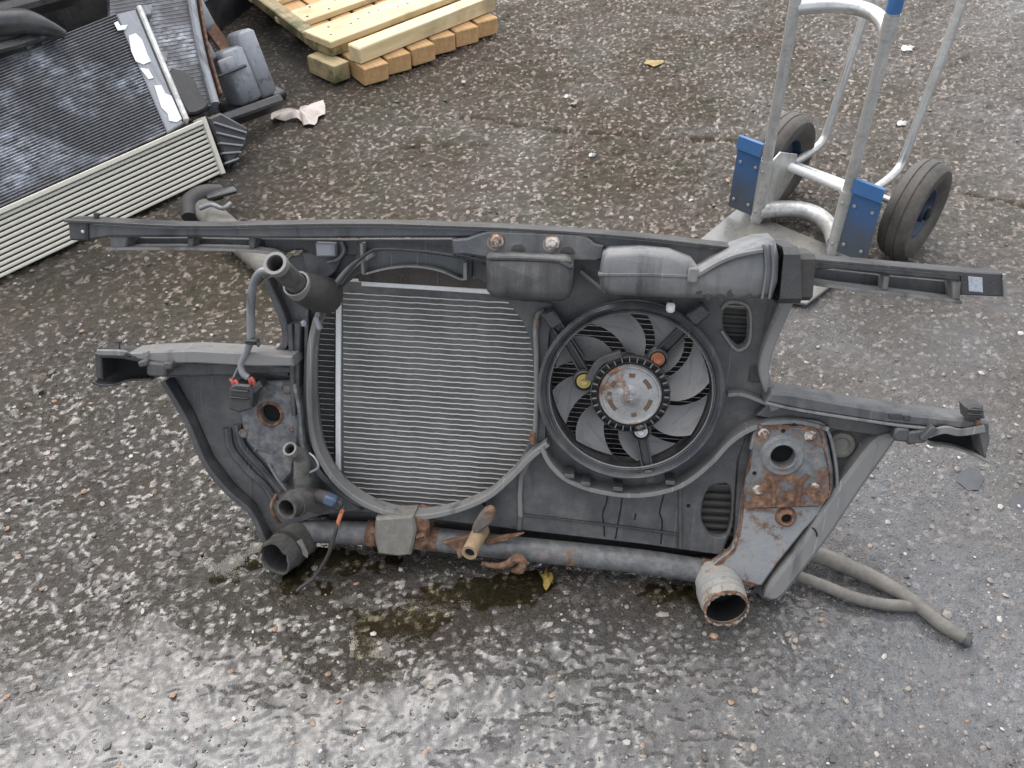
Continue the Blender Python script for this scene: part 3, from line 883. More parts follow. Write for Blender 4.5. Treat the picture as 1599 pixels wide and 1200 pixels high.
PT('arm', merge(arm((925, 600, .02), (885, 535, .03), .012)), 'black', fan)
PT('arm', merge(arm((1030, 552, .02), (1085, 497, .03)), end_cap(1090, 490, .8, 1.1)), 'black', fan)
PT('arm', merge(arm((1000, 672, .02), (1013, 740, .03)), end_cap(1014, 742, -1.4, .8)), 'black', fan)
PT('arm', merge(ribbon([MC + Vector((-.068, .018, .006)), MC + Vector((-.052, .05, .006)), MC + Vector((-.02, .066, .006))], rp(.012, -.004, .01), NZ)), 'black', fan)
for (x, y, mt, rr) in [(1027, 560, 'copper', .0115), (912, 594, 'brass', .0125), (1001, 672, 'silver', .0115)]:
    p = L(x, y, .03); p.z = .022
    bs = PT('bolt_boss', lathe(p, NZ, [(rr + .006, 0), (rr + .005, .012), (rr + .002, .014), (rr + .001, .008)], 24), 'black', fan)
    PT('bolt', lathe(p, NZ, [(rr, .0), (rr, .013), (rr * .93, .0145), (rr * .62, .0145), (rr * .6, .0175), (rr * .5, .018), (rr * .2, .0165)], 20), mt, fan)

# upper beam
top = [(106, 344), (150, 346), (220, 350), (300, 353), (400, 352), (500, 350), (600, 350), (700, 353), (800, 357), (900, 363), (1000, 371), (1100, 382), (1200, 394), (1250, 403), (1350, 412), (1450, 421), (1500, 425)]
bot = [(1500, 441), (1400, 432), (1300, 421), (1262, 424), (1245, 436), (1150, 436), (1050, 430), (960, 404), (935, 384), (880, 376), (740, 372), (600, 372), (500, 373), (400, 373), (300, 371), (225, 371), (172, 371), (140, 376), (110, 375)]
beam = pl('upper_beam', top + bot, .045, .03, 'beam', bev=.004)
rib('top_lip', [(x, y) for x, y in top], .0045, .01, .056, 'black', beam, off=.045)
rib('top_lip_edge', [(x, y + 3) for x, y in top[1:]], .0022, .04, .0535, 'flange', beam, off=.045)
pl('end_cap', [(105, 343), (136, 344), (136, 377), (108, 376)], .051, .04, 'black', beam, bev=.003)
PT('end_screw', lathe(L(130, 362, .051), NZ, [(.003, 0), (.003, .002), (.001, .003)], 10), 'silver', beam)
PT('locating_peg', sweep([L(150, 349, .03), L(151, 333, .03)], .005, 8), 'black', beam)
# left channel under the beam
pl('channel_back', [(172, 371), (300, 371), (420, 374), (500, 376), (500, 392), (410, 390), (300, 387), (175, 386)], .006, .006, 'shroud', beam)
rib('channel_flange', [(173, 387), (300, 387), (410, 391), (440, 400)], .0045, .0, .046, 'flange', beam, off=.03)
pl('channel_rib', [(171, 370), (200, 371), (196, 388), (173, 388)], .042, .04, 'beam', beam, bev=.002)
for x in (292, 388):
    pl('channel_rib', [(x, 371), (x + 11, 371), (x + 9, 389), (x + 1, 389)], .034, .03, 'shroud', beam)
pl('gusset', [(410, 373), (560, 375), (560, 400), (505, 396), (490, 400), (470, 388), (430, 400), (415, 392)], .012, .012, 'black', beam)
pl('relay_box', [(492, 380), (522, 381), (523, 401), (494, 401)], .03, .02, 'greyplastic', beam, bev=.002)
PT('cable_hook', sweep([L(532, 378, .02), L(537, 392, .022), L(528, 405, .022), L(512, 410, .02)], .003, 8), 'beam', beam)
# right channel
pl('channel_back', [(1240, 414), (1300, 421), (1400, 432), (1500, 441), (1499, 466), (1400, 456), (1300, 444), (1240, 436)], .006, .006, 'shroud', beam)
rib('channel_flange', [(1240, 436), (1300, 445), (1400, 457), (1496, 469)], .0045, .0, .048, 'flange', beam, off=.03)
pl('channel_rib', [(1380, 430), (1390, 431), (1386, 455), (1378, 453)], .036, .03, 'flange', beam)
pl('channel_rib', [(1486, 438), (1502, 440), (1499, 469), (1488, 468)], .04, .036, 'flange', beam)
pl('channel_rib', [(1262, 418), (1272, 419), (1266, 440), (1258, 438)], .03, .026, 'shroud', beam)
PT('beam_end', plate(pix(fp, [(1498, 424), (1567, 427), (1569, 464), (1500, 461)], .04), .04, .035, .002), 'black', beam)
rib('beam_end_edge', [(1567, 428), (1568, 464)], .004, .0, .046, 'flange', beam, off=.04)
pl('sticker', [(1512, 432), (1534, 434), (1535, 457), (1513, 455)], .0412, .001, 'label', beam, bev=.0002)
# centre bracket with two bolts
br = pl('latch_bracket', [(705, 374), (730, 372), (745, 366), (762, 361), (900, 366), (918, 371), (928, 380), (943, 384), (941, 405), (930, 409), (897, 408), (760, 403), (725, 398), (706, 399)], .056, .014, 'beam', bev=.003)
for (x, y) in [(776, 376), (863, 379)]:
    PT('bolt', lathe(L(x, y, .056), NZ, [(.0125, 0), (.0125, .002), (.0085, .003), (.008, .008), (.006, .010), (.002, .0105)], 14), 'bolt_w', br)
    PT('bolt_washer_mark', lathe(L(x - 4, y + 4, .0562), NZ, [(.012, 0), (.0115, .0012)], 14), 'flange', br)
for (x, y) in [(809, 392), (886, 396)]:
    PT('half_round_tab', plate([L(x, y, .057) + Vector((cos(a) * .011, sin(a) * .011, 0)) for a in [pi * k / 10 for k in range(11)]], .0575, .004, .0006), 'black', br)
# arch over the radiator
arch = pl('arch_plate', [(560, 374), (737, 374), (737, 434), (724, 433), (690, 419), (650, 413), (612, 416), (577, 425), (552, 420)], .012, .012, 'shroud', bev=.001)
rib('arch_edge', [(574, 424), (612, 415), (650, 412), (690, 418), (722, 431), (730, 431)], .003, .0, .028, 'flange', arch)
rib('arch_post', [(573, 376), (575, 422)], .005, .0, .034, 'flange', arch)
rib('arch_post', [(731, 406), (731, 432)], .006, .0, .03, 'flange', arch)
pl('foam_strip', [(556, 422), (650, 412), (730, 430), (765, 440), (765, 452), (560, 440)], -.02, .02, 'foam', arch)
pl('dark_gap', [(738, 406), (762, 406), (762, 445), (745, 436)], -.004, .004, 'hole', arch)
tub('wire', [(500, 500, .03), (508, 475, .034), (540, 428, .036), (575, 395, .04), (600, 389, .04), (660, 393, .04), (720, 402, .04), (748, 408, .04), (766, 416, .035)], .0026, 'black', arch, seg=8)
# latch box
lb = pl('latch_box', [(760, 399), (880, 402), (890, 405), (895, 412), (893, 458), (888, 468), (876, 473), (785, 470), (768, 466), (759, 456), (758, 408)], .088, .08, 'box', bev=.009, smooth=60)
rib('box_lid_line', [(761, 402), (820, 403), (892, 408)], .005, .07, .0905, 'black', lb, off=.08)
PT('box_tab', box(L(884, 412, .085), .024, .008, .012, Matrix.Rotation(-.4, 3, 'Z'), .002), 'box', lb)
# lower bracket under the box and the small pipe beside the core
pl('pipe_plate', [(790, 468), (860, 474), (868, 490), (858, 520), (852, 600), (852, 690), (836, 690), (838, 600), (832, 540), (815, 500)], .008, .008, 'shroud', bev=.001)
pp = tub('drain_pipe', [(850, 486, .012), (840, 492, .016), (836, 515, .016), (838, 560, .014), (838, 640, .012), (834, 692, .012)], .0045, 'flange')
for (x, y) in [(838, 503), (832, 684)]:
    PT('rusty_clamp', sweep([L(x, y - 9, .015), L(x, y + 9, .015)], .0058, 10), 'rust', pp)
tub('bracket_edge', [(906, 425, .02), (925, 440, .02), (945, 456, .02)], .003, 'flange', seg=8)

# air duct
du = pl('air_duct', [(935, 430), (940, 401), (950, 394), (1000, 392), (1046, 396), (1082, 410), (1092, 424), (1112, 412), (1150, 392), (1186, 380), (1212, 378), (1217, 400), (1216, 440), (1207, 467), (1150, 469), (1050, 467), (960, 463), (938, 455)], .105, .085, 'duct', bev=.009, smooth=60)
rib('seam', [(934, 428), (1000, 428), (1060, 430), (1087, 432)], .0045, .09, .1075, 'duct', du, off=.1)
rib('strap', [(1082, 430), (1096, 424), (1120, 410), (1150, 398), (1190, 390)], .006, .09, .111, 'duct', du, off=.1)
PT('strap_end', box(L(1082, 430, .107), .015, .022, .010, b=.002), 'duct', du)
for x0 in (1192, 1203):
    rib('collar_ridge', [(x0, 381), (x0 + 3, 420), (x0 - 3, 465)], .003, .09, .1085, 'duct', du, off=.1)
mc = L(1208, 424, .062)
PT('mouth', rtube(mc, Vector((1, .05, -.15)), UY, .028, .080, .084, .003, jag=.001, slant=-.012), 'black', du, smooth=25)  # black here stands in for the shade inside the duct
PT('inner_sleeve', rtube(mc + Vector((.006, -.004, 0)), Vector((1, .05, -.15)), UY, .046, .060, .070, .004, jag=.002), 'rubber', du, smooth=25)
PT('mouth_shade', box(mc + Vector((.012, -.003, 0)), .004, .068, .06, b=.001), 'hole', du)  # near-black wall paints the shaded depth of the mouth
for (x, y) in [(1107, 463), (1140, 460), (1092, 458), (1170, 464), (1125, 466)]:
    PT('oil_stain', plate(crom([L(x, y, .105) + Vector((cos(a) * random.uniform(.002, .006), sin(a) * random.uniform(.002, .008), 0)) for a in [tau * k / 7 for k in range(7)]], 2, True), .1056, .0008, .0002), 'wet', du)
PT('white_clip', box(L(1047, 480, .05), .013, .015, .016, b=.003), 'white')
tub('clip_stem', [(1047, 470, .05), (1047, 480, .045)], .003, 'black', seg=8)

# left upper wall, radiator neck, wire loom
pl('left_bracket', [(422, 428), (455, 400), (505, 396), (525, 415), (500, 480), (474, 515), (470, 575), (436, 578), (432, 556), (452, 532), (449, 495), (436, 462)], .006, .018, 'shroud', bev=.003)
rib('left_bracket_edge', [(424, 432), (440, 466), (452, 500), (454, 530), (434, 552), (432, 575)], .012, -.02, .03, 'wing')
rib('wall_rib', [(462, 500), (464, 540), (466, 590), (468, 640)], .008, 0, .032, 'wing')
pl('bracket_plate', [(470, 395), (520, 392), (535, 400), (524, 425), (505, 440), (480, 430)], .012, .01, 'beam', bev=.002)
neck = tub('radiator_neck', [(512, 462, .02), (496, 458, .045), (478, 452, .062), (466, 446, .072)], [.030, .030, .027, .024], 'rubber', seg=20)
PT('neck_pipe', sweep([L(472, 452, .066), L(452, 433, .10), L(430, 412, .14)], [.0165, .0165, .0165], 20, .004, k=3), 'neck', neck, 50)
PT('neck_collar', sweep([L(470, 451, .070), L(462, 443, .083)], .0225, 20, .003), 'flange', neck, 50)
PT('neck_rim', sweep([L(434, 416, .132), L(429, 411, .142)], .0185, 20, .005), 'flange', neck, 50)
PT('clip_light', box(L(497, 505, .03), .008, .022, .012, Matrix.Rotation(.3, 3, 'Z'), .002), 'greyplastic', neck)
PT('clip_light', box(L(475, 505, .03), .009, .010, .012, None, .002), 'greyplastic', neck)
loom = tub('wire_loom', [(420, 425, .10), (408, 424, .10), (397, 440, .09), (392, 470, .08), (392, 510, .07), (391, 532, .066), (384, 552, .06), (376, 570, .058), (380, 584, .06), (388, 590, .06)], [.005, .0062, .0065, .007, .007, .0065, .0055, .0055, .006, .006], 'sleeve', seg=12)
PT('loom_clip', merge(box(L(394, 533, .068), .022, .010, .016, b=.003), sweep([L(392, 528, .07), L(406, 540, .07)], .004, 8)), 'black', loom)
PT('thin_wire', sweep([L(384, 556, .06), L(372, 575, .056), L(364, 592, .054), L(363, 600, .052)], .0022, 8), 'sleeve', loom)
for i, (x, y) in enumerate([(390, 594), (396, 596), (364, 598), (371, 600)]):
    PT('red_wire', sweep([L(x - 4, y - 6, .06), L(x, y, .062), L(x + 3, y + 10, .058)], .0032, 8), 'red', loom)
PT('connector', merge(plate(pix(fp, [(358, 606), (366, 600), (390, 602), (395, 612), (392, 640), (374, 645), (356, 640)], .068), .068, .03, .003), box(L(374, 611, .07), .030, .004, .004, b=.001), box(L(374, 622, .07), .032, .003, .004, b=.001)), 'black', loom)
PT('connector', plate(pix(fp, [(390, 604), (404, 596), (410, 606), (400, 616), (392, 618)], .064), .064, .025, .003), 'black', loom)

# left wing
wl = pl('left_wing', [(268, 586), (300, 579), (450, 579), (466, 600), (470, 640), (476, 690), (498, 735), (540, 775), (566, 798), (500, 806), (455, 822), (432, 848), (418, 826), (400, 788), (365, 756), (332, 712), (303, 645)], .010, .014, 'wing', bev=.003)
rib('outer_flange', [(268, 588), (303, 648), (332, 714), (366, 757), (400, 787), (418, 822), (428, 845)], .010, -.015, .034, 'wing', wl)
rib('top_lip', [(268, 583), (340, 580), (455, 580)], .006, .0, .028, 'black', wl, off=.01)
for path in [[(356, 668), (362, 700), (390, 735), (418, 762), (436, 795)], [(372, 662), (380, 695), (408, 728), (440, 765)]]:
    rib('pressed_ridge', path, .014, 0, .020, 'wing', wl, off=.01, b=.005)
mp = pl('left_mount_plate', [(377, 612), (392, 598), (455, 595), (465, 603), (468, 655), (466, 690), (456, 740), (440, 758), (412, 722), (384, 690), (374, 650)], .026, .016, 'steel_l', bev=.004, holes=[circ(L(422, 647, .026), .0175, 24)])
PT('hole_collar', lathe(L(422, 647, .026), NZ, [(.0175, -.03), (.0178, .001), (.0215, .0025), (.024, .0005)], 28, cap=False), 'rust', mp, label='rusty ring round the mount hole')
PT('hole_back', lathe(L(422, 647, .0115), NZ, [(.0172, 0), (.0172, .001)], 20), 'hole', mp)
for (x, y, r) in [(448, 608, .0075), (380, 677, .006), (421, 606, .004), (455, 671, .003)]:
    PT('bolt_hole', lathe(L(x, y, .026), NZ, [(r + .002, -.001), (r + .002, .0008), (r, .001), (r * .9, -.0005)], 16), 'plate_r', mp)
rib('crease', [(398, 704), (404, 700), (428, 707)], .004, .02, .029, 'steel_l', mp, off=.026)
rib('crease', [(420, 724), (432, 745), (448, 766)], .005, .01, .029, 'steel', mp, off=.026)
rib('plate_flange', [(462, 598), (470, 640), (474, 690), (482, 712)], .006, .0, .036, 'steel_l', mp, off=.026)
# left lower arm
la = pl('left_arm', [(200, 552), (236, 549), (300, 547), (400, 552), (456, 557), (458, 573), (400, 573), (300, 568), (262, 569), (215, 562)], .060, .05, 'flange', bev=.003)
pl('arm_underside', [(240, 566), (300, 567), (455, 573), (456, 583), (268, 588), (240, 590)], .030, .03, 'wing', la, bev=.002)
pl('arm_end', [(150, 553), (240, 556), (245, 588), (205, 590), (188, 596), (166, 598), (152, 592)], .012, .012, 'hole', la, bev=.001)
pl('arm_end_plate', [(147, 551), (158, 552), (160, 594), (149, 590)], .052, .046, 'black', la, bev=.002)
rib('arm_end_lower_lip', [(152, 593), (168, 598), (190, 596), (206, 590), (244, 588)], .004, .0, .030, 'black', la, off=.012)
pl('arm_end_roof', [(149, 551), (186, 551), (206, 558), (236, 552), (238, 562), (215, 566), (190, 561), (158, 560)], .054, .046, 'black', la, bev=.002)
PT('clip_block', merge(box(L(250, 574, .055), .034, .024, .03, b=.003), box(L(268, 568, .06), .014, .012, .03, b=.002), box(L(229, 565, .06), .016, .010, .03, Matrix.Rotation(.3, 3, 'Z'), .002)), 'wing', la)
PT('bent_strip', ribbon([L(152, 551, .055), L(190, 552, .062), L(205, 556, .05), L(232, 553, .062)], rp(.010, -.004, .001), NZ), 'flange', la)
PT('locating_peg', merge(sweep([L(187, 549, .05), L(186, 535, .05)], .0018, 6), box(L(185, 534, .05), .012, .004, .004, b=.001)), 'black', la)

# right wing
wr = pl('right_wing', [(1160, 662), (1205, 632), (1240, 640), (1400, 668), (1396, 686), (1345, 752), (1300, 815), (1216, 937), (1190, 937), (1172, 915), (1122, 882), (1146, 850), (1152, 722)], -.002, .014, 'wing', bev=.003)
pl('outer_flange', [(1402, 682), (1388, 706), (1345, 766), (1300, 834), (1262, 884), (1226, 930), (1208, 940), (1194, 934), (1206, 908), (1240, 866), (1272, 818), (1300, 772), (1332, 730), (1362, 692), (1385, 680)], .034, .045, 'flange', wr, bev=.006, sm=2)
PT('crack', ribbon([L(1268, 824, .035), L(1274, 830, .035), L(1276, 838, .035)], rp(.0025, 0, .0012), NZ), 'hole', wr)
PT('inner_hollow', plate(pix(fp, [(1290, 790), (1270, 835), (1195, 930), (1172, 925), (1215, 875)], .004), .004, .003, .0005), 'black', wr)
PT('round_boss', lathe(L(1313, 694, 0), NZ, [(.024, 0), (.021, .006), (.015, .008), (.011, .004), (.004, .005)], 24), 'castblock', wr)
bs = pl('right_steel_bracket', [(1183, 663), (1212, 656), (1276, 661), (1290, 674), (1302, 735), (1302, 770), (1290, 795), (1256, 830), (1214, 882), (1190, 916), (1164, 916), (1112, 906), (1108, 886), (1142, 862), (1153, 835), (1158, 793), (1162, 770), (1170, 740), (1178, 690)], .024, .02, 'steel_r', bev=.004, holes=[circ(L(1222, 712, .03), .0205, 28)])
mpl = pl('mount_plate', [(1180, 672), (1190, 662), (1272, 666), (1283, 676), (1297, 735), (1299, 768), (1288, 786), (1278, 793), (1165, 797), (1160, 788), (1164, 752), (1172, 736)], .034, .010, 'plate_r', bs, bev=.004, holes=[circ(L(1222, 712, .034), .0205, 28)])
PT('hole_collar', lathe(L(1222, 712, .034), NZ, [(.019, -.05), (.0195, .004), (.0215, .006), (.026, .004), (.031, .0045), (.036, .0)], 36, cap=False), 'steel', bs)
PT('hole_back', lathe(L(1222, 712, .012), NZ, [(.0188, 0), (.0188, .001)], 20), 'hole', bs)
def rust_bead(pts, w, h, off, parent):
    P = crom([L(x, y, off) for x, y in pts], 6); V, Fc = [], []; FRm = frames(P, False, NZ)
    for i, p in enumerate(P):
        k_ = w * random.uniform(.45, 1.25); j_ = random.uniform(-.0012, .0012); s_ = FRm[i][0]
        V += [p + s_ * (-k_ / 2 + j_) - NZ * .002, p + s_ * (-k_ / 3 + j_) + NZ * h, p + s_ * (k_ / 3 + j_) + NZ * h, p + s_ * (k_ / 2 + j_) - NZ * .002]
    for i in range(len(P) - 1):
        for j in range(3): Fc.append((4 * i + j, 4 * i + j + 1, 4 * i + 5 + j, 4 * i + 4 + j))
    return PT('rusty_edge', (V, Fc), 'rust', parent)
rust_bead([(1180, 690), (1168, 745), (1160, 793), (1154, 835), (1144, 862), (1112, 890), (1116, 905)], .007, .0012, .024, bs)
rust_bead([(1183, 690), (1184, 670), (1192, 664), (1270, 669), (1281, 678), (1295, 735), (1297, 766), (1286, 783), (1276, 791)], .004, .0008, .034, bs)
rust_bead([(1118, 904), (1145, 906), (1180, 914)], .012, .0012, .024, bs)
PT('small_tube', lathe(L(1227, 807, .024), NZ, [(.0085, -.01), (.0085, .010), (.011, .012), (.014, .010), (.018, .0)], 24, cap=False), 'rust', bs)
PT('small_tube_back', lathe(L(1227, 807, .024), NZ, [(.0085, .001), (.0085, .002)], 16), 'hole', bs)
for (x, y) in [(1193, 677), (1265, 680), (1184, 765), (1272, 762)]:
    PT('bolt_head', lathe(L(x, y, .034), NZ, [(.0105, -.001), (.010, .0015), (.0065, .002), (.006, .0045), (.002, .005)], 16), 'bolt_w', bs)
for (x, y) in [(1223, 673), (1178, 739), (1240, 664)]:
    PT('small_hole', lathe(L(x, y, .034), NZ, [(.0035, -.001), (.0035, .0006)], 12), 'hole', bs)
for path in [[(1195, 745), (1206, 752), (1208, 790)], [(1262, 742), (1250, 755), (1244, 790)]]:
    rib('pressed_ridge', path, .007, .03, .038, 'rust', bs, off=.034)
rib('upper_rim', [(1172, 700), (1182, 668), (1212, 655), (1262, 656), (1290, 668), (1304, 720), (1306, 772), (1296, 792)], .005, .0, .030, 'steel', bs, off=.024)
# right lower arm
ra = pl('right_arm', [(1205, 613), (1240, 616), (1320, 631), (1420, 647), (1500, 655), (1542, 658), (1538, 673), (1450, 668), (1380, 661), (1250, 641), (1195, 629)], .055, .05, 'beam', bev=.004)
rib('arm_edge', [(1196, 629), (1250, 641), (1380, 661), (1450, 669), (1536, 674)], .004, .01, .058, 'flange', ra, off=.055)
pl('arm_underside', [(1200, 632), (1250, 643), (1400, 666), (1402, 686), (1240, 662), (1180, 650)], .022, .03, 'wing', ra, bev=.002)
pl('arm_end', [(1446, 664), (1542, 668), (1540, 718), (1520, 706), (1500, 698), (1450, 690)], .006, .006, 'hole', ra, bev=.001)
pl('arm_end_plate', [(1526, 660), (1544, 660), (1546, 690), (1538, 717), (1530, 690)], .058, .050, 'wing', ra, bev=.002)
rib('arm_end_lower_lip', [(1448, 690), (1475, 692), (1500, 699), (1520, 708), (1538, 717)], .004, .0, .022, 'flange', ra, off=.006)
PT('bent_strip', ribbon([L(1448, 680, .062), L(1475, 672, .066), L(1500, 676, .06), L(1538, 670, .064)], rp(.012, -.003, .001), NZ), 'flange', ra)
PT('clip_block', merge(box(L(1405, 676, .05), .022, .022, .024, b=.003), box(L(1428, 680, .05), .030, .022, .022, Matrix.Rotation(.25, 3, 'Z'), .003), box(L(1447, 675, .06), .010, .028, .02, Matrix.Rotation(-.6, 3, 'Z'), .002)), 'wing', ra)
for (x, y) in [(1398, 650), (1416, 653), (1470, 664)]:
    PT('locking_slot', box(L(x, y, .056), .020 if x == 1398 else .010, .009, .004, b=.001), 'black', ra)
PT('end_clip', merge(plate(pix(fp, [(1508, 637), (1520, 632), (1536, 635), (1539, 655), (1510, 656)], .07), .07, .03, .004), box(L(1523, 641, .072), .022, .003, .004, b=.001), box(L(1523, 648, .072), .022, .003, .004, b=.001)), 'black', ra)
PT('rusty_stud', sweep([L(1527, 655, .06), L(1525, 676, .05)], .004, 8), 'rust', ra)

# steel crossmember along the bottom
cm = tub('crossmember_tube', [(476, 829, 0), (560, 833, 0), (640, 838, 0), (720, 847, 0), (800, 856, 0), (900, 866, 0), (1000, 877, 0), (1080, 889, 0), (1122, 898, 0)], .0215, 'tube', seg=20)
PT('rust_collar', sweep([L(574, 832, 0), L(590, 834, 0)], .024, 20), 'rust', cm)
PT('rust_collar', sweep([L(668, 840, 0), L(684, 843, 0)], .0225, 20), 'rust', cm)
PT('rust_collar', sweep([L(1092, 891, 0), L(1118, 897, 0)], .0235, 20), 'rust', cm)
PT('cast_block', plate(pix(fp, [(586, 810), (645, 806), (650, 830), (641, 868), (622, 870), (590, 866), (584, 838)], .042), .042, .045, .004), 'castblock', cm)
PT('side_block', merge(plate(pix(fp, [(648, 806), (669, 812), (670, 848), (656, 862), (640, 858)], .032), .032, .05, .004), box(L(658, 838, .036), .018, .014, .014, Matrix.Rotation(.4, 3, 'Z'), .004)), 'rust', cm)
nub = PT('rusty_nozzle', sweep([L(752, 828, .015), L(744, 842, .045), L(733, 864, .085)], [.015, .014, .0135], 18, .0045, k=3), 'nozzle', cm, 50)
PT('nozzle_bore_shade', lathe(L(744, 842, .045).lerp(L(733, 864, .085), .8), L(733, 864, .085) - L(744, 842, .045), [(.0092, 0), (.0092, .002)], 14), 'hole', nub)  # near-black disc paints the shade down the nozzle
PT('lever', plate(crom(pix(fp, [(736, 828), (744, 812), (756, 797), (769, 795), (774, 806), (766, 820), (752, 830), (744, 836)], .05), 2, True), .05, .014, .004), 'rust_d', cm)
PT('rusty_bracket', merge(plate(pix(fp, [(690, 848), (742, 834), (744, 846), (730, 852), (726, 868), (716, 874), (712, 862)], .026), .026, .01, .002), plate(pix(fp, [(756, 842), (818, 834), (790, 846), (760, 852)], .024), .024, .008, .002)), 'rust', cm)
PT('rusty_scrap', sweep([L(752, 880, .05), L(775, 884, .045), L(795, 880, .045), L(806, 872, .045), L(816, 876, .045), L(812, 889, .045), L(800, 890, .04)], [.004, .005, .007, .009, .008, .009, .005], 8), 'rust', cm)

# chassis stubs sticking out to the front
def stub_pts(px0, off, px1, z):
    return L(px0[0], px0[1], off), fp.W(G(px1[0], px1[1], z))
a_, b_ = stub_pts((472, 838), .0, (428, 874), .043)
ls = PT('left_stub', sweep([a_, a_.lerp(b_, .45), b_], [.033, .035, .033], 24, .004, k=3, jag=.004), 'neck', None, 50)
PT('stub_band', sweep([a_.lerp(b_, .50), a_.lerp(b_, .60)], .0365, 24, .003), 'rubber', ls, 50)
PT('stub_tape', plate(pix(fp, [(463, 846), (471, 842), (481, 864), (480, 872), (471, 866)], .055), .055, .002, .0004), 'castblock', ls)
PT('stub_bore_shade', lathe(a_.lerp(b_, .45), b_ - a_, [(.028, 0), (.028, .002)], 20), 'hole', ls)  # dark disc and inner sleeve paint the shade inside the left stub
PT('stub_wall_shade', sweep([a_.lerp(b_, .4), a_.lerp(b_, .93)], .0286, 24, .001), 'black', ls, 50)
a_, b_ = stub_pts((1116, 898), .0, (1135, 953), .046)
rs = PT('right_stub', sweep([a_, a_.lerp(b_, .5), b_], [.036, .039, .038], 44, .003, k=3, jag=.003), 'stub', None, 50)
PT('stub_band', sweep([a_.lerp(b_, .42), a_.lerp(b_, .55)], .0405, 28, .003), 'alu_d', rs, 50)
PT('stub_band', sweep([a_.lerp(b_, .62), a_.lerp(b_, .72)], .0402, 28, .003), 'alu_d', rs, 50)
PT('stub_bore_shade', lathe(a_.lerp(b_, .35), b_ - a_, [(.033, 0), (.033, .002)], 20), 'hole', rs)  # dark disc and inner sleeve paint the shade inside the right stub
PT('rusty_lip', sweep([a_.lerp(b_, .93), a_.lerp(b_, .985)], .0386, 44, .0045, jag=.0025), 'rust', rs, 50)
PT('stub_wall_shade', sweep([a_.lerp(b_, .3), a_.lerp(b_, .9)], .0347, 24, .001), 'hole', rs, 50)

# coolant outlets at the lower left
ot = tub('coolant_outlet', [(500, 785, .015), (485, 780, .04), (468, 782, .065), (447, 794, .105)], [.021, .022, .0225, .0195], 'neck', seg=20, hollow=.005)
PT('outlet_bore_shade', lathe(L(468, 782, .065), L(447, 794, .105) - L(468, 782, .065), [(.017, 0), (.017, .002)], 16), 'hole', ot)  # near-black disc paints the shade inside the outlet
PT('outlet_ring', sweep([L(462, 786, .076), L(457, 789, .086)], .0245, 20, .003), 'neck', ot, 50)
PT('riser', sweep([L(476, 775, .045), L(472, 745, .045), L(472, 722, .046), L(468, 712, .052), L(453, 702, .075)], [.016, .0145, .0145, .0125, .011], 16, .003), 'neck', ot, 50)
PT('riser_bore_shade', lathe(L(462, 708, .061), L(453, 702, .075) - L(462, 708, .061), [(.0085, 0), (.0085, .002)], 12), 'hole', ot)  # small dark disc, painted shade of the riser's bore
PT('riser_ring', sweep([L(457, 705, .069), L(452, 701, .078)], .0125, 16, .0035), 'flange', ot, 50)
PT('riser_band', sweep([L(474, 752, .045), L(473, 744, .045)], .0165, 16), 'neck', ot, 50)
PT('sensor', sweep([L(492, 774, .045), L(508, 778, .06), L(520, 783, .065)], [.013, .0125, .011], 14), 'rubber', ot, 50)
PT('sensor_body', box(L(516, 781, .068), .022, .018, .018, Matrix.Rotation(-.3, 3, 'Z'), .003), 'bluesensor', ot)
PT('sensor_plug', box(L(527, 787, .06), .018, .020, .018, Matrix.Rotation(-.3, 3, 'Z'), .003), 'black', ot)
PT('hose_clip', sweep([L(432, 772, .05), L(424, 790, .06), L(430, 808, .06), L(438, 818, .05)], .0032, 8), 'rust', ot, 50)
PT('spring_clip', sweep([L(483, 708, .05), L(492, 716, .055), L(497, 730, .055), L(484, 738, .05)], .002, 8), 'zinc', ot, 50)
wr_ = PT('loose_cable', sweep([L(537, 791, .06), L(528, 815, .075), L(522, 838, .08), L(512, 868, .075), fp.W(G(492, 900, .02)), fp.W(G(472, 916, .009)), fp.W(G(463, 924, .006))], .0034, 10), 'rubber', None, 50)
PT('cable_tape', sweep([L(535, 796, .063), L(529, 813, .074), L(526, 824, .077)], .0038, 10), 'orange', wr_, 50)

# ------------------------------------------------------------------ two hoses on the ground at the right
def hose(name, label, path, r, wall, end_c):
    P = [G(x, y, z) for (x, y, z) in path]
    c = P[0].copy(); c.z = 0
    o = thing(name, label, 'hose', Matrix.Translation(c), 'rubber hoses beside the panel')
    h_ = link('tube', *sweep([p - c for p in P], r, 14, wall), M['hose'], o, 60)
    link('end_bore', *lathe(P[-1] - c - (P[-1] - P[-2]).normalized() * .012, P[-1] - P[-2], [(r[-1] - wall, 0), (r[-1] - wall, .001)], 12), M['hole'], o)
    if end_c:
        link('torn_end', *sweep([P[-1] - c - (P[-1] - P[-2]).normalized() * .008, P[-1] - c + (P[-1] - P[-2]).normalized() * .004], r[-1] + .001, 14, wall, jag=.004), M['black'], o, 50)
hose('rubber_hose', 'longer grey rubber hose with a torn black end lying on asphalt', [(1180, 850, .04), (1270, 866, .024), (1310, 880, .020), (1360, 902, .018), (1420, 935, .016), (1470, 975, .013), (1513, 1002, .011)], [.013, .015, .0155, .015, .012, .012, .011], .004, 1)
hose('rubber_hose', 'shorter thin grey rubber hose whose end rests on the longer hose', [(1180, 878, .03), (1235, 896, .016), (1280, 912, .013), (1330, 932, .012), (1380, 944, .012), (1432, 947, .012)], [.010, .010, .010, .0105, .0105, .0105], .003, 0)

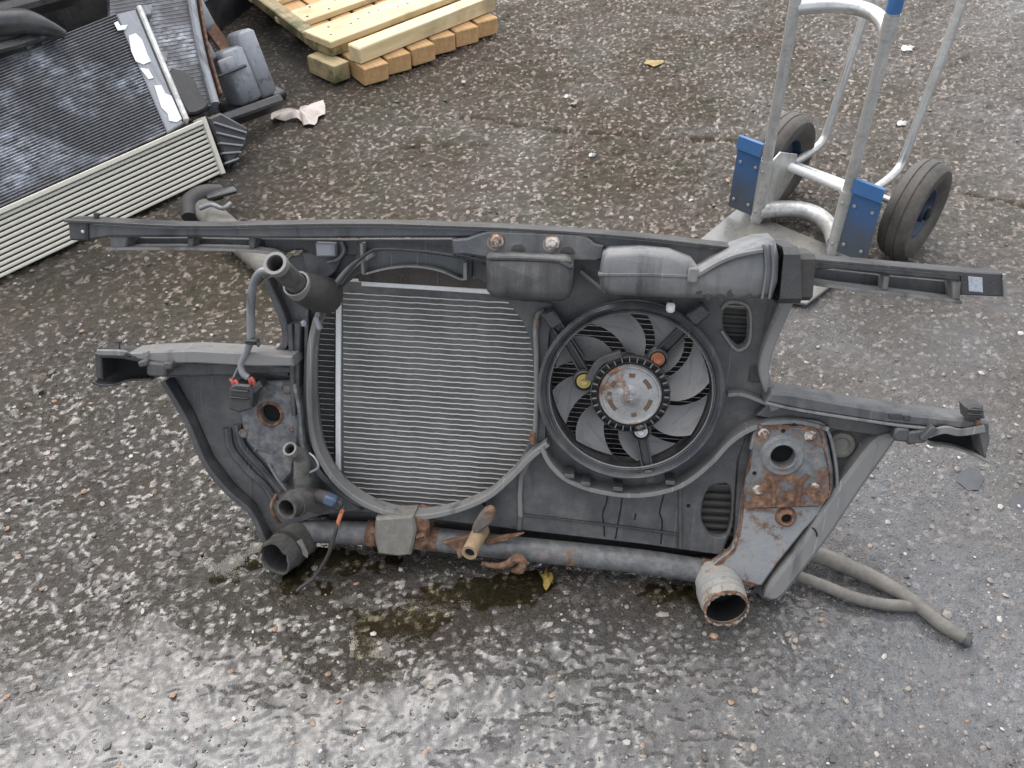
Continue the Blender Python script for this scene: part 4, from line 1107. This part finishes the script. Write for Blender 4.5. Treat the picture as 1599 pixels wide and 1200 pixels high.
# ------------------------------------------------------------------ hand truck
hb = G(1180, 352); e = Vector((.735, -.68, 0)).normalized(); bk = Vector((-e.y, e.x, 0))
HM = Matrix(((e.x, bk.x, 0, hb.x), (e.y, bk.y, 0, hb.y), (0, 0, 1, 0), (0, 0, 0, 1)))
HI = HM.inverted()
truck = thing('hand_truck', 'aluminium hand truck with blue wheel guards and black tyres behind the panel', 'hand truck', HM)
def HP(x, y, x0):      # where a pixel's ray meets the truck's own side plane x = x0
    d = HI.to_3x3() @ ray(x, y); c = HI @ CP
    return c + d * ((x0 - c.x) / d.x)
def HG(x, y, z): return HI @ G(x, y, z)
RW = .225
def TP(name, vf, mat, parent=None, smooth=50): return link(name, vf[0], vf[1], M[mat], parent or truck, smooth)
lt, rt = HP(1230, 8, 0), HP(1402, 30, RW)
lb0, rb0 = Vector((0, 0, .012)), Vector((RW, 0, .012))
lt = Vector((0, lt.y, lt.z)); rt = Vector((RW, rt.y, rt.z))
tilt = ((lt.y / lt.z) + (rt.y / rt.z)) / 2
def on_rail(x, z): return Vector((x, tilt * z, z))
for x in (0, RW):
    TP('front_rail', sweep([on_rail(x, .012), on_rail(x, 1.05)], .0135, 16, .002, raw=True), 'alu_d')
for x in (0, RW):
    TP('rail_sleeve', sweep([on_rail(x, .02), on_rail(x, .20)], .0165, 16, .002, raw=True), 'alu_d')
rr1, rr0 = HP(1530, 0, RW), HP(1428, 250, RW)
dr = (rr1 - rr0)
slope = dr.y / dr.z
l1, l2, l3 = HP(1343, 45, 0), HP(1295, 195, 0), HP(1255, 245, 0)
for x, q1, q2 in ((0, l1, l2), (RW, rr1, rr0)):
    q1 = Vector((x, q1.y, q1.z)); d = Vector((0, l1.y - l2.y, l1.z - l2.z)).normalized()
    base = Vector((x, l2.y, l2.z))
    pts = [base + d * (.9 - base.z), base + d * .4, base + d * .1, base, base + Vector((0, -.025, -.045)), Vector((x, l3.y, l3.z)), Vector((x, .03, .14))]
    TP('rear_rail', sweep(pts, .0115, 14), 'alu')
def bow(z, sag, rad_, flat, mat, y0=0.0, dz=0.0):
    P = [on_rail(RW * t, z) + Vector((0, y0 + sag * 4 * t * (1 - t), dz * 4 * t * (1 - t))) for t in [k / 10 for k in range(11)]]
    return sweep(P, rad_, 12, k=2, flat=flat)
zt = (lt.z + rt.z) / 2
TP('curved_crossbar', bow(zt - .02, .10, .017, 1.0, 'alu'), 'alu')
TP('curved_crossbar', bow(.045, .09, .022, 1.0, 'alu'), 'alu_d')
TP('axle_brace', sweep([Vector((0, .10, .14)), Vector((RW * .5, .125, .125)), Vector((RW, .10, .14))], .012, 12), 'alu_b')
AY = (HG(1420, 335, .127).y + HG(1228, 243, .127).y) / 2
TP('axle', sweep([Vector((-.09, AY, .127)), Vector((RW + .13, AY, .127))], .009, 12, raw=True), 'zinc')
WR = .127
tyre_prof = [(.062, -.020), (.075, -.032), (.095, -.039), (.112, -.037), (.122, -.027), (.1255, -.014), (.1235, -.012), (.127, -.009), (.127, .009), (.1235, .012), (.1255, .014), (.122, .027), (.112, .037), (.095, .039), (.075, .032), (.062, .020)]
rim_prof = [(.012, -.03), (.022, -.03), (.024, -.010), (.050, -.006), (.060, -.024), (.067, -.024), (.064, 0), (.067, .024), (.060, .024), (.050, .006), (.024, .010), (.022, .03), (.012, .03)]
hr_, hl_ = HG(1420, 335, .127), HG(1228, 243, .127)
wheel_y = AY
for i, x in enumerate((hl_.x, hr_.x)):
    wc = Vector((x, wheel_y, WR))
    wh = TP('wheel', lathe(wc, UX, rim_prof, 40), 'bluerim')
    TP('tyre', lathe(wc, UX, tyre_prof, 56, cap=False), 'tyre', wh, 30)
    TP('hub_cap', lathe(wc, UX, [(.016, -.036), (.016, .036), (.008, .040)], 16), 'hole', wh)
rv = TP('rivet', lathe(Vector((0, 0, 0)), Vector((0, -1, 0)), [(.005, 0), (.0045, .002), (.002, .003)], 10), 'zinc')
spots = [(gx_, -.016, gz_) for gx_ in (-.025, -.07, RW + .028, RW + .075) for gz_ in (.06, .17)] + [(0, on_rail(0, zq).y - .0165, zq) for zq in (.05, .17)] + [(RW, on_rail(RW, zq).y - .0165, zq) for zq in (.05, .17)]
for q_, sp in enumerate(spots):
    o = rv if q_ == 0 else copy_obj(rv, truck)
    o.location = sp
# guards: bent blue sheet between rail and wheel
def guard(x0, x1):
    w_ = x1 - x0; parts = []
    prof = [(.0, .03), (-.003, .19), (-.004, .200), (-.014, .207), (-.010, .240), (-.006, .242)]
    V, Fc = [], []
    for t in (0, .003):
        for (y, z) in prof:
            V += [Vector((x0, y - .012 + t, z)), Vector((x1, y - .012 + t, z))]
    n = len(prof)
    for i in range(n - 1):
        a = 2 * i; Fc.append((a, a + 1, a + 3, a + 2)); b = 2 * n + a; Fc.append((b, b + 2, b + 3, b + 1))
    Fc += [(0, 2 * n, 2 * n + 1, 1), (2 * n - 2, 2 * n - 1, 4 * n - 1, 4 * n - 2)]
    for s in (0, 1):
        for i in range(n - 1): Fc.append((2 * i + s, 2 * i + 2 + s, 2 * n + 2 * i + 2 + s, 2 * n + 2 * i + s))
    return V, Fc
TP('wheel_guard', guard(-.085, -.014), 'blue', smooth=20)
TP('wheel_guard', guard(RW + .014, RW + .09), 'blue', smooth=20)
for x in (0.012, RW - .012):
    V, Fc = plate([Vector((.0, .03)), Vector((.0, .20)), Vector((.03, .21)), Vector((.13, .165)), Vector((.14, .10)), Vector((.06, .03))], .002, .004, .001)
    V = [Vector((x + v.z, v.x, v.y)) for v in V]
    TP('side_plate', (V, Fc), 'alu_d', smooth=30)
tp_ = plate([Vector((-.075, .03)), Vector((RW + .075, .03)), Vector((RW + .06, -.235)), Vector((RW + .03, -.25)), Vector((-.03, -.25)), Vector((-.06, -.235))], .012, .007, .002)
TP('toe_plate', tp_, 'toe', smooth=30)
for (x, zz) in ((RW, rt.z + .03),):
    TP('grip_sleeve', sweep([on_rail(x, zz - .005), on_rail(x, zz + .12)], .0165, 16, .002, raw=True), 'blue')
    TP('clamp_collar', sweep([on_rail(x, zz - .06), on_rail(x, zz - .01)], .017, 16, .002, raw=True), 'alu_d')

# ------------------------------------------------------------------ timber pallet
pa, pb = G(572, 140), G(778, 52)
e1 = (pb - pa).normalized(); e2 = Vector((-e1.y, e1.x, 0))
PM = Matrix(((e1.x, e2.x, 0, pa.x), (e1.y, e2.y, 0, pa.y), (0, 0, 1, 0), (0, 0, 0, 1)))
PI_ = PM.inverted()
WIDTH = (pb - pa).length
pallet = thing('timber_pallet', 'pale timber pallet of thick bearers and boards beside the old radiators', 'pallet', PM)
def PB_(name, x0, x1, y0, y1, z0, z1, mat, tw=0.0):
    """a sawn board with slightly uneven corners, grain along its long side"""
    lx, ly = x1 - x0, y1 - y0
    R = Matrix.Identity(3)
    along_x = lx >= ly
    o = link(name, *box((0, 0, 0), max(lx, ly), min(lx, ly), z1 - z0, None, .003), M[mat], pallet, 30)
    o.location = ((x0 + x1) / 2, (y0 + y1) / 2, (z0 + z1) / 2)
    o.rotation_euler = (0, 0, (0 if along_x else pi / 2) + tw)
    for v in o.data.vertices: v.co += Vector((random.uniform(-.0015, .0015), random.uniform(-.002, .002), random.uniform(-.0012, .0012)))
    return o
pit = WIDTH / 6
for i in range(6):
    y0_ = random.uniform(-.008, .008)
    o = PB_('bearer', i * pit + .004, (i + 1) * pit - .012, y0_, 1.15, .006, .066, 'wood_b', -.24)
    o.location.x += sin(.24) * .575; o.location.y -= (1 - cos(.24)) * .575
PB_('edge_beam', .02, WIDTH + .03, .040, .100, .067, .122, 'wood')
PB_('deck_board', -.01, WIDTH + .02, .150, .30, .100, .124, 'wood', .0)
PB_('spacer_block', .0, .085, .16, .29, .067, .0995, 'wood_m')
PB_('spacer_block', WIDTH * .5, WIDTH * .5 + .1, .16, .29, .067, .0995, 'wood_m')
PB_('spacer_block', WIDTH - .1, WIDTH, .16, .29, .067, .0995, 'wood_m')
PB_('deck_board', .06, WIDTH + .10, .44, .56, .067, .090, 'wood')
PB_('deck_board', .12, WIDTH + .16, .68, .80, .067, .090, 'wood')
PB_('deck_board', .18, WIDTH + .22, .92, 1.05, .067, .090, 'wood')
o = PB_('side_beam', -.055, -.005, .22, 1.12, .067, .105, 'wood_m', -.24); o.location.x += .15
nl = link('nail_head', *lathe(Vector((0, 0, 0)), NZ, [(.0045, -.001), (.0045, .0008), (.002, .0012)], 8), M['rust_d'], pallet, 30)
nq = 0
for (yy, zt_, x0_) in ((.225, .124, 0), (.50, .090, .06), (.74, .090, .12)):
    for b_i in range(6):
        for dx in (-.018, .02):
            o = nl if nq == 0 else copy_obj(nl, pallet)
            o.location = (x0_ + (b_i + .5) * pit + dx + random.uniform(-.006, .006), yy + random.uniform(-.035, .035), zt_ + .0005); nq += 1
PB_('mossy_end_block', -.05, .018, .10, .24, .004, .066, 'wood_m')
# ------------------------------------------------------------------ old radiators at the left
def leaning(A, B, lean): return Frame(A, B, lean)
ia, ib = G(0, 432, .02), G(352, 266, .02)
fi = Frame(ia, ib, radians(28))
cooler = thing('intercooler', 'pale ribbed aluminium intercooler leaning at the foot of the radiator pile', 'intercooler', fi.M)
def IL(x, y, o=0.0): return fi.L(x, y, o)
bl, brr, tr_, tl = IL(-90, 474), IL(346, 268), IL(318, 190), IL(-90, 371)
link('core', *plate([bl, brr, tr_, tl], -.010, .040, .001), M['fins_d'], cooler)
nb_ = 11
for i in range(nb_ + 1):
    t = i / nb_
    p0, p1 = bl.lerp(tl, t), brr.lerp(tr_, t)
    o = link('tube', *ribbon([p0, p0.lerp(p1, .5), p1], rp(.0085 if i < nb_ else .013, -.04, .002 if i < nb_ else .008, .002), NZ, k=2), M['cooler'], cooler, 40)
link('end_plate', *ribbon([brr + (brr - tr_) * .05, tr_ + (tr_ - brr) * .08], rp(.013, -.05, .010, .002), NZ, raw=True), M['cooler'], cooler, 40)
etp = pix(fi, [(325, 184), (345, 176), (388, 200), (386, 226), (358, 262)], -.01)
et = link('end_tank', *plate(etp, -.01, .05, .006), M['greyplastic'], cooler, 40)
et.data.materials[0] = M['black']
for i in range(5):
    a, b = IL(334 + i * 4, 192 + i * 16, -.008), IL(384 - i * 3, 204 + i * 10 + 4, -.008)
    link('tank_rib', *ribbon([a, b], rp(.005, -.01, .006), NZ, raw=True), M['greyplastic'], et, 40)
# big dark radiator behind it
top_l, top_r = fi.M @ IL(0, 322), fi.M @ IL(318, 186)
hz = (top_l.z + top_r.z) / 2
ra_, rb_ = Vector((top_l.x, top_l.y, hz)), Vector((top_r.x, top_r.y, hz))
bkv = Vector((-(rb_ - ra_).y, (rb_ - ra_).x, 0)).normalized()
ra_ += bkv * .03; rb_ += bkv * .03
fd = Frame(ra_, rb_, radians(50))
old = thing('old_radiator', 'large dark radiator, sky glints painted on its strip, leaning back on the pile', 'radiator', fd.M)
def DL(x, y, o=0.0): return fd.L(x, y, o)
d_bl, d_br, d_tr, d_tl = DL(-140, 385), DL(262, 205), DL(182, 22), DL(-140, 150)
link('core', *plate([d_bl, d_br, d_tr, d_tl], -.004, .035, .001), M['fins_w'], old)
V, Fc = [], []
NB = 44
for i in range(NB + 1):
    t = i / NB
    v, f = ribbon([d_bl.lerp(d_tl, t), d_br.lerp(d_tr, t)], rp(.0022, -.01, .0015, .0005), NZ, raw=True)
    Fc += [tuple(q + len(V) for q in ff) for ff in f]; V += v
o = link('tube_rows', V, Fc, M['tubes_w'], old, 0); o['kind'] = 'stuff'
link('header_strip', *plate(pix(fd, [(262, 207), (286, 192), (212, 14), (182, 22)], .006), .006, .05, .003), M['greyplastic'], old)
link('header_tank', *ribbon([DL(290, 190, .0), DL(216, 14, .0)], rp(.016, -.05, .016, .004), NZ, raw=True), M['alu_d'], old)
for pts in [[(201, 56), (212, 52), (222, 62), (230, 84), (236, 96), (224, 101), (212, 96), (205, 80)], [(241, 134), (252, 133), (258, 146), (268, 150), (284, 186), (276, 191), (264, 189), (262, 178), (252, 168)], [(218, 106), (232, 108), (240, 122), (232, 124)], [(178, 36), (184, 33), (188, 40), (200, 39), (196, 46), (184, 48)]]:
    link('sky_glint', *plate(pix(fd, pts, .0085), .0085, .0012, .0003), M['white'], old)  # white plates paint the sky's reflection on the header strip
# second radiator behind, to the right
bk2 = fd.M @ DL(250, 100, -.09)
back = thing('old_radiator', 'half hidden black radiator behind the large dark one, bracket on its corner', 'radiator', fd.M @ Matrix.Translation((0, 0, 0)))
def BL(x, y, o=-.075): return fd.L(x, y, o)
b4 = [BL(180, 190), BL(330, 165), BL(296, -40), BL(170, -20)]
link('core', *plate(b4, -.075, .04, .001), M['fins_w'], back)
V, Fc = [], []
for i in range(36):
    t = i / 35
    v, f = ribbon([b4[0].lerp(b4[3], t) + NZ * .0, b4[1].lerp(b4[2], t)], rp(.0022, -.01, .0015, .0005), NZ, raw=True)
    Fc += [tuple(q + len(V) for q in ff) for ff in f]; V += v
o = link('tube_rows', V, Fc, M['tubes_d'], back, 0); o['kind'] = 'stuff'
link('header_strip', *ribbon([BL(335, 165), BL(312, 80), BL(292, -30)], rp(.024, -.03, .02, .006), NZ), M['greyplastic'], back, 40)
link('header_edge', *ribbon([BL(344, 150), BL(322, 70), BL(306, -30)], rp(.007, -.03, .016, .002), NZ), M['rust'], back, 40)
link('corner_bracket', *plate(crom(pix(fd, [(262, 112), (282, 108), (302, 122), (314, 146), (326, 162), (318, 172), (296, 178), (284, 160)], -.045), 2, True), -.045, .02, .005), M['black'], back, 40)
for pts in [[(222, 8), (238, 6), (238, 22), (222, 26)], [(244, 84), (262, 82), (262, 96), (248, 98)], [(236, 58), (246, 56), (248, 68), (240, 70)]]:
    link('clip', *plate(pix(fd, pts, -.05), -.05, .02, .003), M['greyplastic'], back, 40)
link('base_rail', *ribbon([BL(270, 205), BL(350, 183), BL(440, 152)], rp(.03, -.05, .0, .006), NZ), M['black'], back, 40)
# grey plastic bottle in front of a rusty bar
gb = G(398, 158, .03)
ang = atan2((rb_ - ra_).y, (rb_ - ra_).x)
bottle = thing('coolant_bottle', 'grey plastic coolant bottle standing at the right end of the pile', 'bottle', Matrix.Translation((gb.x, gb.y, .0)) @ Matrix.Rotation(ang, 4, 'Z'))
link('body', *box((-.02, .05, .105), .085, .09, .17, Matrix.Rotation(-.35, 3, 'X'), .009), M['greyplastic'], bottle, 50)
link('side_chamber', *box((.052, .055, .12), .066, .085, .21, Matrix.Rotation(-.35, 3, 'X'), .010), M['greyplastic'], bottle, 50)
link('foot', *box((.02, .04, .014), .21, .10, .026, None, .006), M['black'], bottle, 50)
link('upper_box', *box((-.055, .19, .30), .10, .08, .17, Matrix.Rotation(-.6, 3, 'X'), .012), M['greyplastic'], bottle, 50)
link('upper_bracket', *box((-.085, .10, .22), .03, .05, .12, Matrix.Rotation(-.6, 3, 'X'), .006), M['greyplastic'], bottle, 50)
link('ledge', *box((-.055, .012, .145), .11, .016, .008, Matrix.Rotation(-.2, 3, 'X'), .002), M['black'], bottle, 50)
link('strap', *box((-.06, .02, .16), .06, .012, .05, Matrix.Rotation(-.35, 3, 'X'), .004), M['greyplastic'], bottle, 50)
bar0, bar1 = G(352, 110, .10), G(330, 0, .30)
bar = link('rusty_bar', *ribbon([Vector((0, 0, 0)), Vector((0, .0, .62))], rp(.045, -.008, .008), Vector((0, 1, 0)), raw=True), M['rust'], None, 30)
bb = G(372, 118, .0)
bar.matrix_world = Matrix.Translation((bb.x, bb.y + .04, .0)) @ Matrix.Rotation(ang, 4, 'Z') @ Matrix.Rotation(radians(-48), 4, 'X')
tag(bar, 'rust brown flat steel bar leaning behind the grey bottle', 'bar')
# stand-in black panel for dark junk at top left, made tall to block sky light
ba, bb_ = G(352, 92), G(480, 36)
bd = (bb_ - ba).normalized()
bump = thing('sky_block_panel', 'tall black plastic panel made to block sky light behind the radiator pile', 'panel', Matrix(((bd.x, -bd.y, 0, ba.x), (bd.y, bd.x, 0, ba.y), (0, 0, 1, 0), (0, 0, 0, 1))))
prof = [(-.02, .0), (-.035, .12), (-.03, .60), (-.01, 1.10), (.03, 1.38), (.10, 1.45), (.10, 1.43), (.045, 1.36), (.01, 1.09), (-.01, .59), (-.015, .12), (.0, .0)]
V, Fc = [], []; npf = len(prof)
for i in range(25):
    t = i / 24; x = -1.5 + 2.0 * t; cy = .25 * (2 * t - 1) ** 2
    for (y, z) in prof: V.append(Vector((x, y + cy + .12, z)))
for i in range(24):
    for j in range(npf):
        j2 = (j + 1) % npf; Fc.append((i * npf + j, i * npf + j2, (i + 1) * npf + j2, (i + 1) * npf + j))
Fc += [tuple(range(npf)), tuple(reversed(range(24 * npf, 25 * npf)))]
link('shell', V, Fc, M['black'], bump, 40)
link('trim_strip', *ribbon([Vector((-1.5 + 2.0 * t, .25 * (2 * t - 1) ** 2 + .082, .16)) for t in [k / 16 for k in range(17)]], [(-.004, -.02), (.004, -.02), (.004, .02), (-.004, .02)], NZ, raw=True), M['greyplastic'], bump, 40)
# black pipe and grille piece lying on the dark radiator, top left corner
pp_ = thing('black_pipe', 'bent black plastic pipe lying across the top of the dark radiator', 'pipe', Matrix.Translation(fd.M @ DL(40, 70)))
inv = pp_.matrix_world.inverted()
def onD(x, y, o): return inv @ (fd.M @ DL(x, y, o))
link('tube', *sweep([onD(-120, 40, .05), onD(0, 36, .05), (onD(40, 34, .05)), onD(75, 44, .04), onD(100, 54, .025)], [.034, .034, .032, .022, .012], 16), M['box'], pp_, 60)
link('branch', *sweep([onD(38, 74, .016), onD(52, 64, .02), onD(72, 56, .02), onD(92, 54, .018)], .012, 12), M['box'], pp_, 60)
tr2 = thing('trim_piece', 'long black car trim strip with pale edge at the top left corner', 'trim', Matrix.Translation(fd.M @ DL(40, 10)))
inv = tr2.matrix_world.inverted()
link('strip', *ribbon([onD(-160, 60, .02), onD(0, 22, .02), onD(110, -8, .02)], rp(.04, -.02, .03, .01), Vector(fd.n)), M['black'], tr2, 40)
link('pale_edge', *ribbon([onD(-160, 92, .02), onD(0, 60, .02), onD(55, 45, .02)], rp(.006, -.01, .02, .002), Vector(fd.n)), M['flange'], tr2, 40)
link('lower_lip', *ribbon([onD(-160, 110, .02), onD(0, 78, .02), onD(60, 60, .02)], rp(.03, -.01, .016, .006), Vector(fd.n)), M['black'], tr2, 40)

# grey oval duct lying behind the panel's left arm
da, db = G(318, 322, .04), G(420, 418, .03)
dd = (db - da).normalized()
gd = thing('air_hose', 'flattened pale grey air hose with black end behind the panel', 'air hose', Matrix.Translation((da.x, da.y, 0)))
o0 = Vector((da.x, da.y, 0))
link('tube', *sweep([G(316, 322, .05) - o0, G(345, 350, .045) - o0, G(385, 385, .04) - o0, G(430, 425, .035) - o0], [.034, .038, .037, .034], 18, k=5, flat=.7), M['hose'], gd, 60)
link('black_end', *sweep([G(345, 300, .06) - o0, G(318, 304, .07) - o0, G(298, 318, .06) - o0, G(296, 340, .045) - o0], [.02, .026, .028, .02], 16), M['rubber'], gd, 60)
link('clip', *sweep([G(312, 326, .085) - o0, G(330, 320, .095) - o0, G(348, 326, .09) - o0, G(360, 318, .09) - o0], .006, 10), M['sleeve'], gd, 60)
link('bracket', *box(G(345, 302, .075) - o0, .08, .03, .012, Matrix.Rotation(.5, 3, 'Z'), .003), M['black'], gd, 40)

# ------------------------------------------------------------------ litter
def flake(name, label, cat, px, py, outline, mat, z=.004, bend=.006, group=None, thick=.0012):
    c = G(px, py); base = max(gz(c.x, c.y), -.004)
    P = [G(px + x, py + y) - c for x, y in outline]
    P = crom(P, 2, True) if cat != 'stone' else [p * random.uniform(.8, 1.1) for p in crom(P, 2, True)]
    n = len(P); V, Fc = [], []
    cen = Vector((0, 0, bend))
    for t in (0, thick):
        V += [Vector((p.x, p.y, t + bend * .6 * sin(i * 1.7) * .5 + bend * .3)) for i, p in enumerate(P)]
        V += [Vector((p.x * .5, p.y * .5, t + bend * (.7 + .5 * sin(i * 1.1)))) for i, p in enumerate(P)]
        V.append(cen + Vector((0, 0, t)))
    m = 2 * n + 1
    for s in (0, 1):
        for i in range(n):
            j = (i + 1) % n; q = [(s * m + i, s * m + j, s * m + n + j, s * m + n + i), (s * m + n + i, s * m + n + j, s * m + 2 * n)]
            Fc += q if s else [tuple(reversed(x)) for x in q]
    for i in range(n):
        j = (i + 1) % n; Fc.append((i, m + i, m + j, j))
    o = link(name, V, Fc, M[mat], None, 40)
    o.location = (c.x, c.y, base + z)
    return tag(o, label, cat, group)
flake('leaf', 'yellow fallen leaf on wet ground just in front of the steel tube', 'leaf', 853, 908, [(0, -22), (2, -12), (6, -13), (11, -5), (6, 7), (0, 15), (-5, 8), (-5, -3), (-11, -11), (-4, -10)], 'leaf')
flake('leaf', 'small crumpled yellow leaf lying between the pallet and hand truck', 'leaf', 1021, 103, [(-16, 0), (-6, -5), (8, -4), (16, -3), (8, 3), (0, 5), (-8, 3)], 'leaf')
flake('rag', 'crumpled pale pinkish scrap on the ground beside the grey bottle', 'rag', 470, 184, [(-46, 0), (-34, -3), (-20, 2), (-4, 0), (8, -12), (22, -12), (36, -20), (38, -4), (28, 6), (22, 14), (6, 18), (2, 10), (-14, 6), (-34, 8), (-44, 7)], 'scrap', bend=.022)
for (x, y, s, lb_) in [(887, 152, 6, 'tiny white paper scrap on the ground right of the pallet'), (1417, 78, 11, 'white paper scrap between the two right hand truck rails'), (925, 247, 6, 'tiny white scrap in the middle of the brown ground'), (1408, 197, 9, 'white paper scrap beside the right wheel of the hand truck')]:
    flake('paper_scrap', lb_, 'paper', x, y, [(-s, 0), (-s * .5, -s * .45), (-s * .1, -s * .15), (s * .3, -s * .4), (s, -s * .2), (s * .5, s * .1), (s * .7, s * .4), (-s * .1, s * .25), (-s * .5, s * .5)], 'paper')
for (x, y, s, lb_) in [(1516, 746, 22, 'dark slate flake right of the panel, below its right arm'), (1592, 786, 20, 'dark slate flake at the right edge of the picture')]:
    flake('stone_flake', lb_, 'stone', x, y, [(-s, s * .2), (-s * .5, -s * .6), (s * .3, -s * .8), (s, 0), (s * .5, s * .8), (-s * .2, s * .9)], 'slate', z=.0, bend=.001, thick=.003)
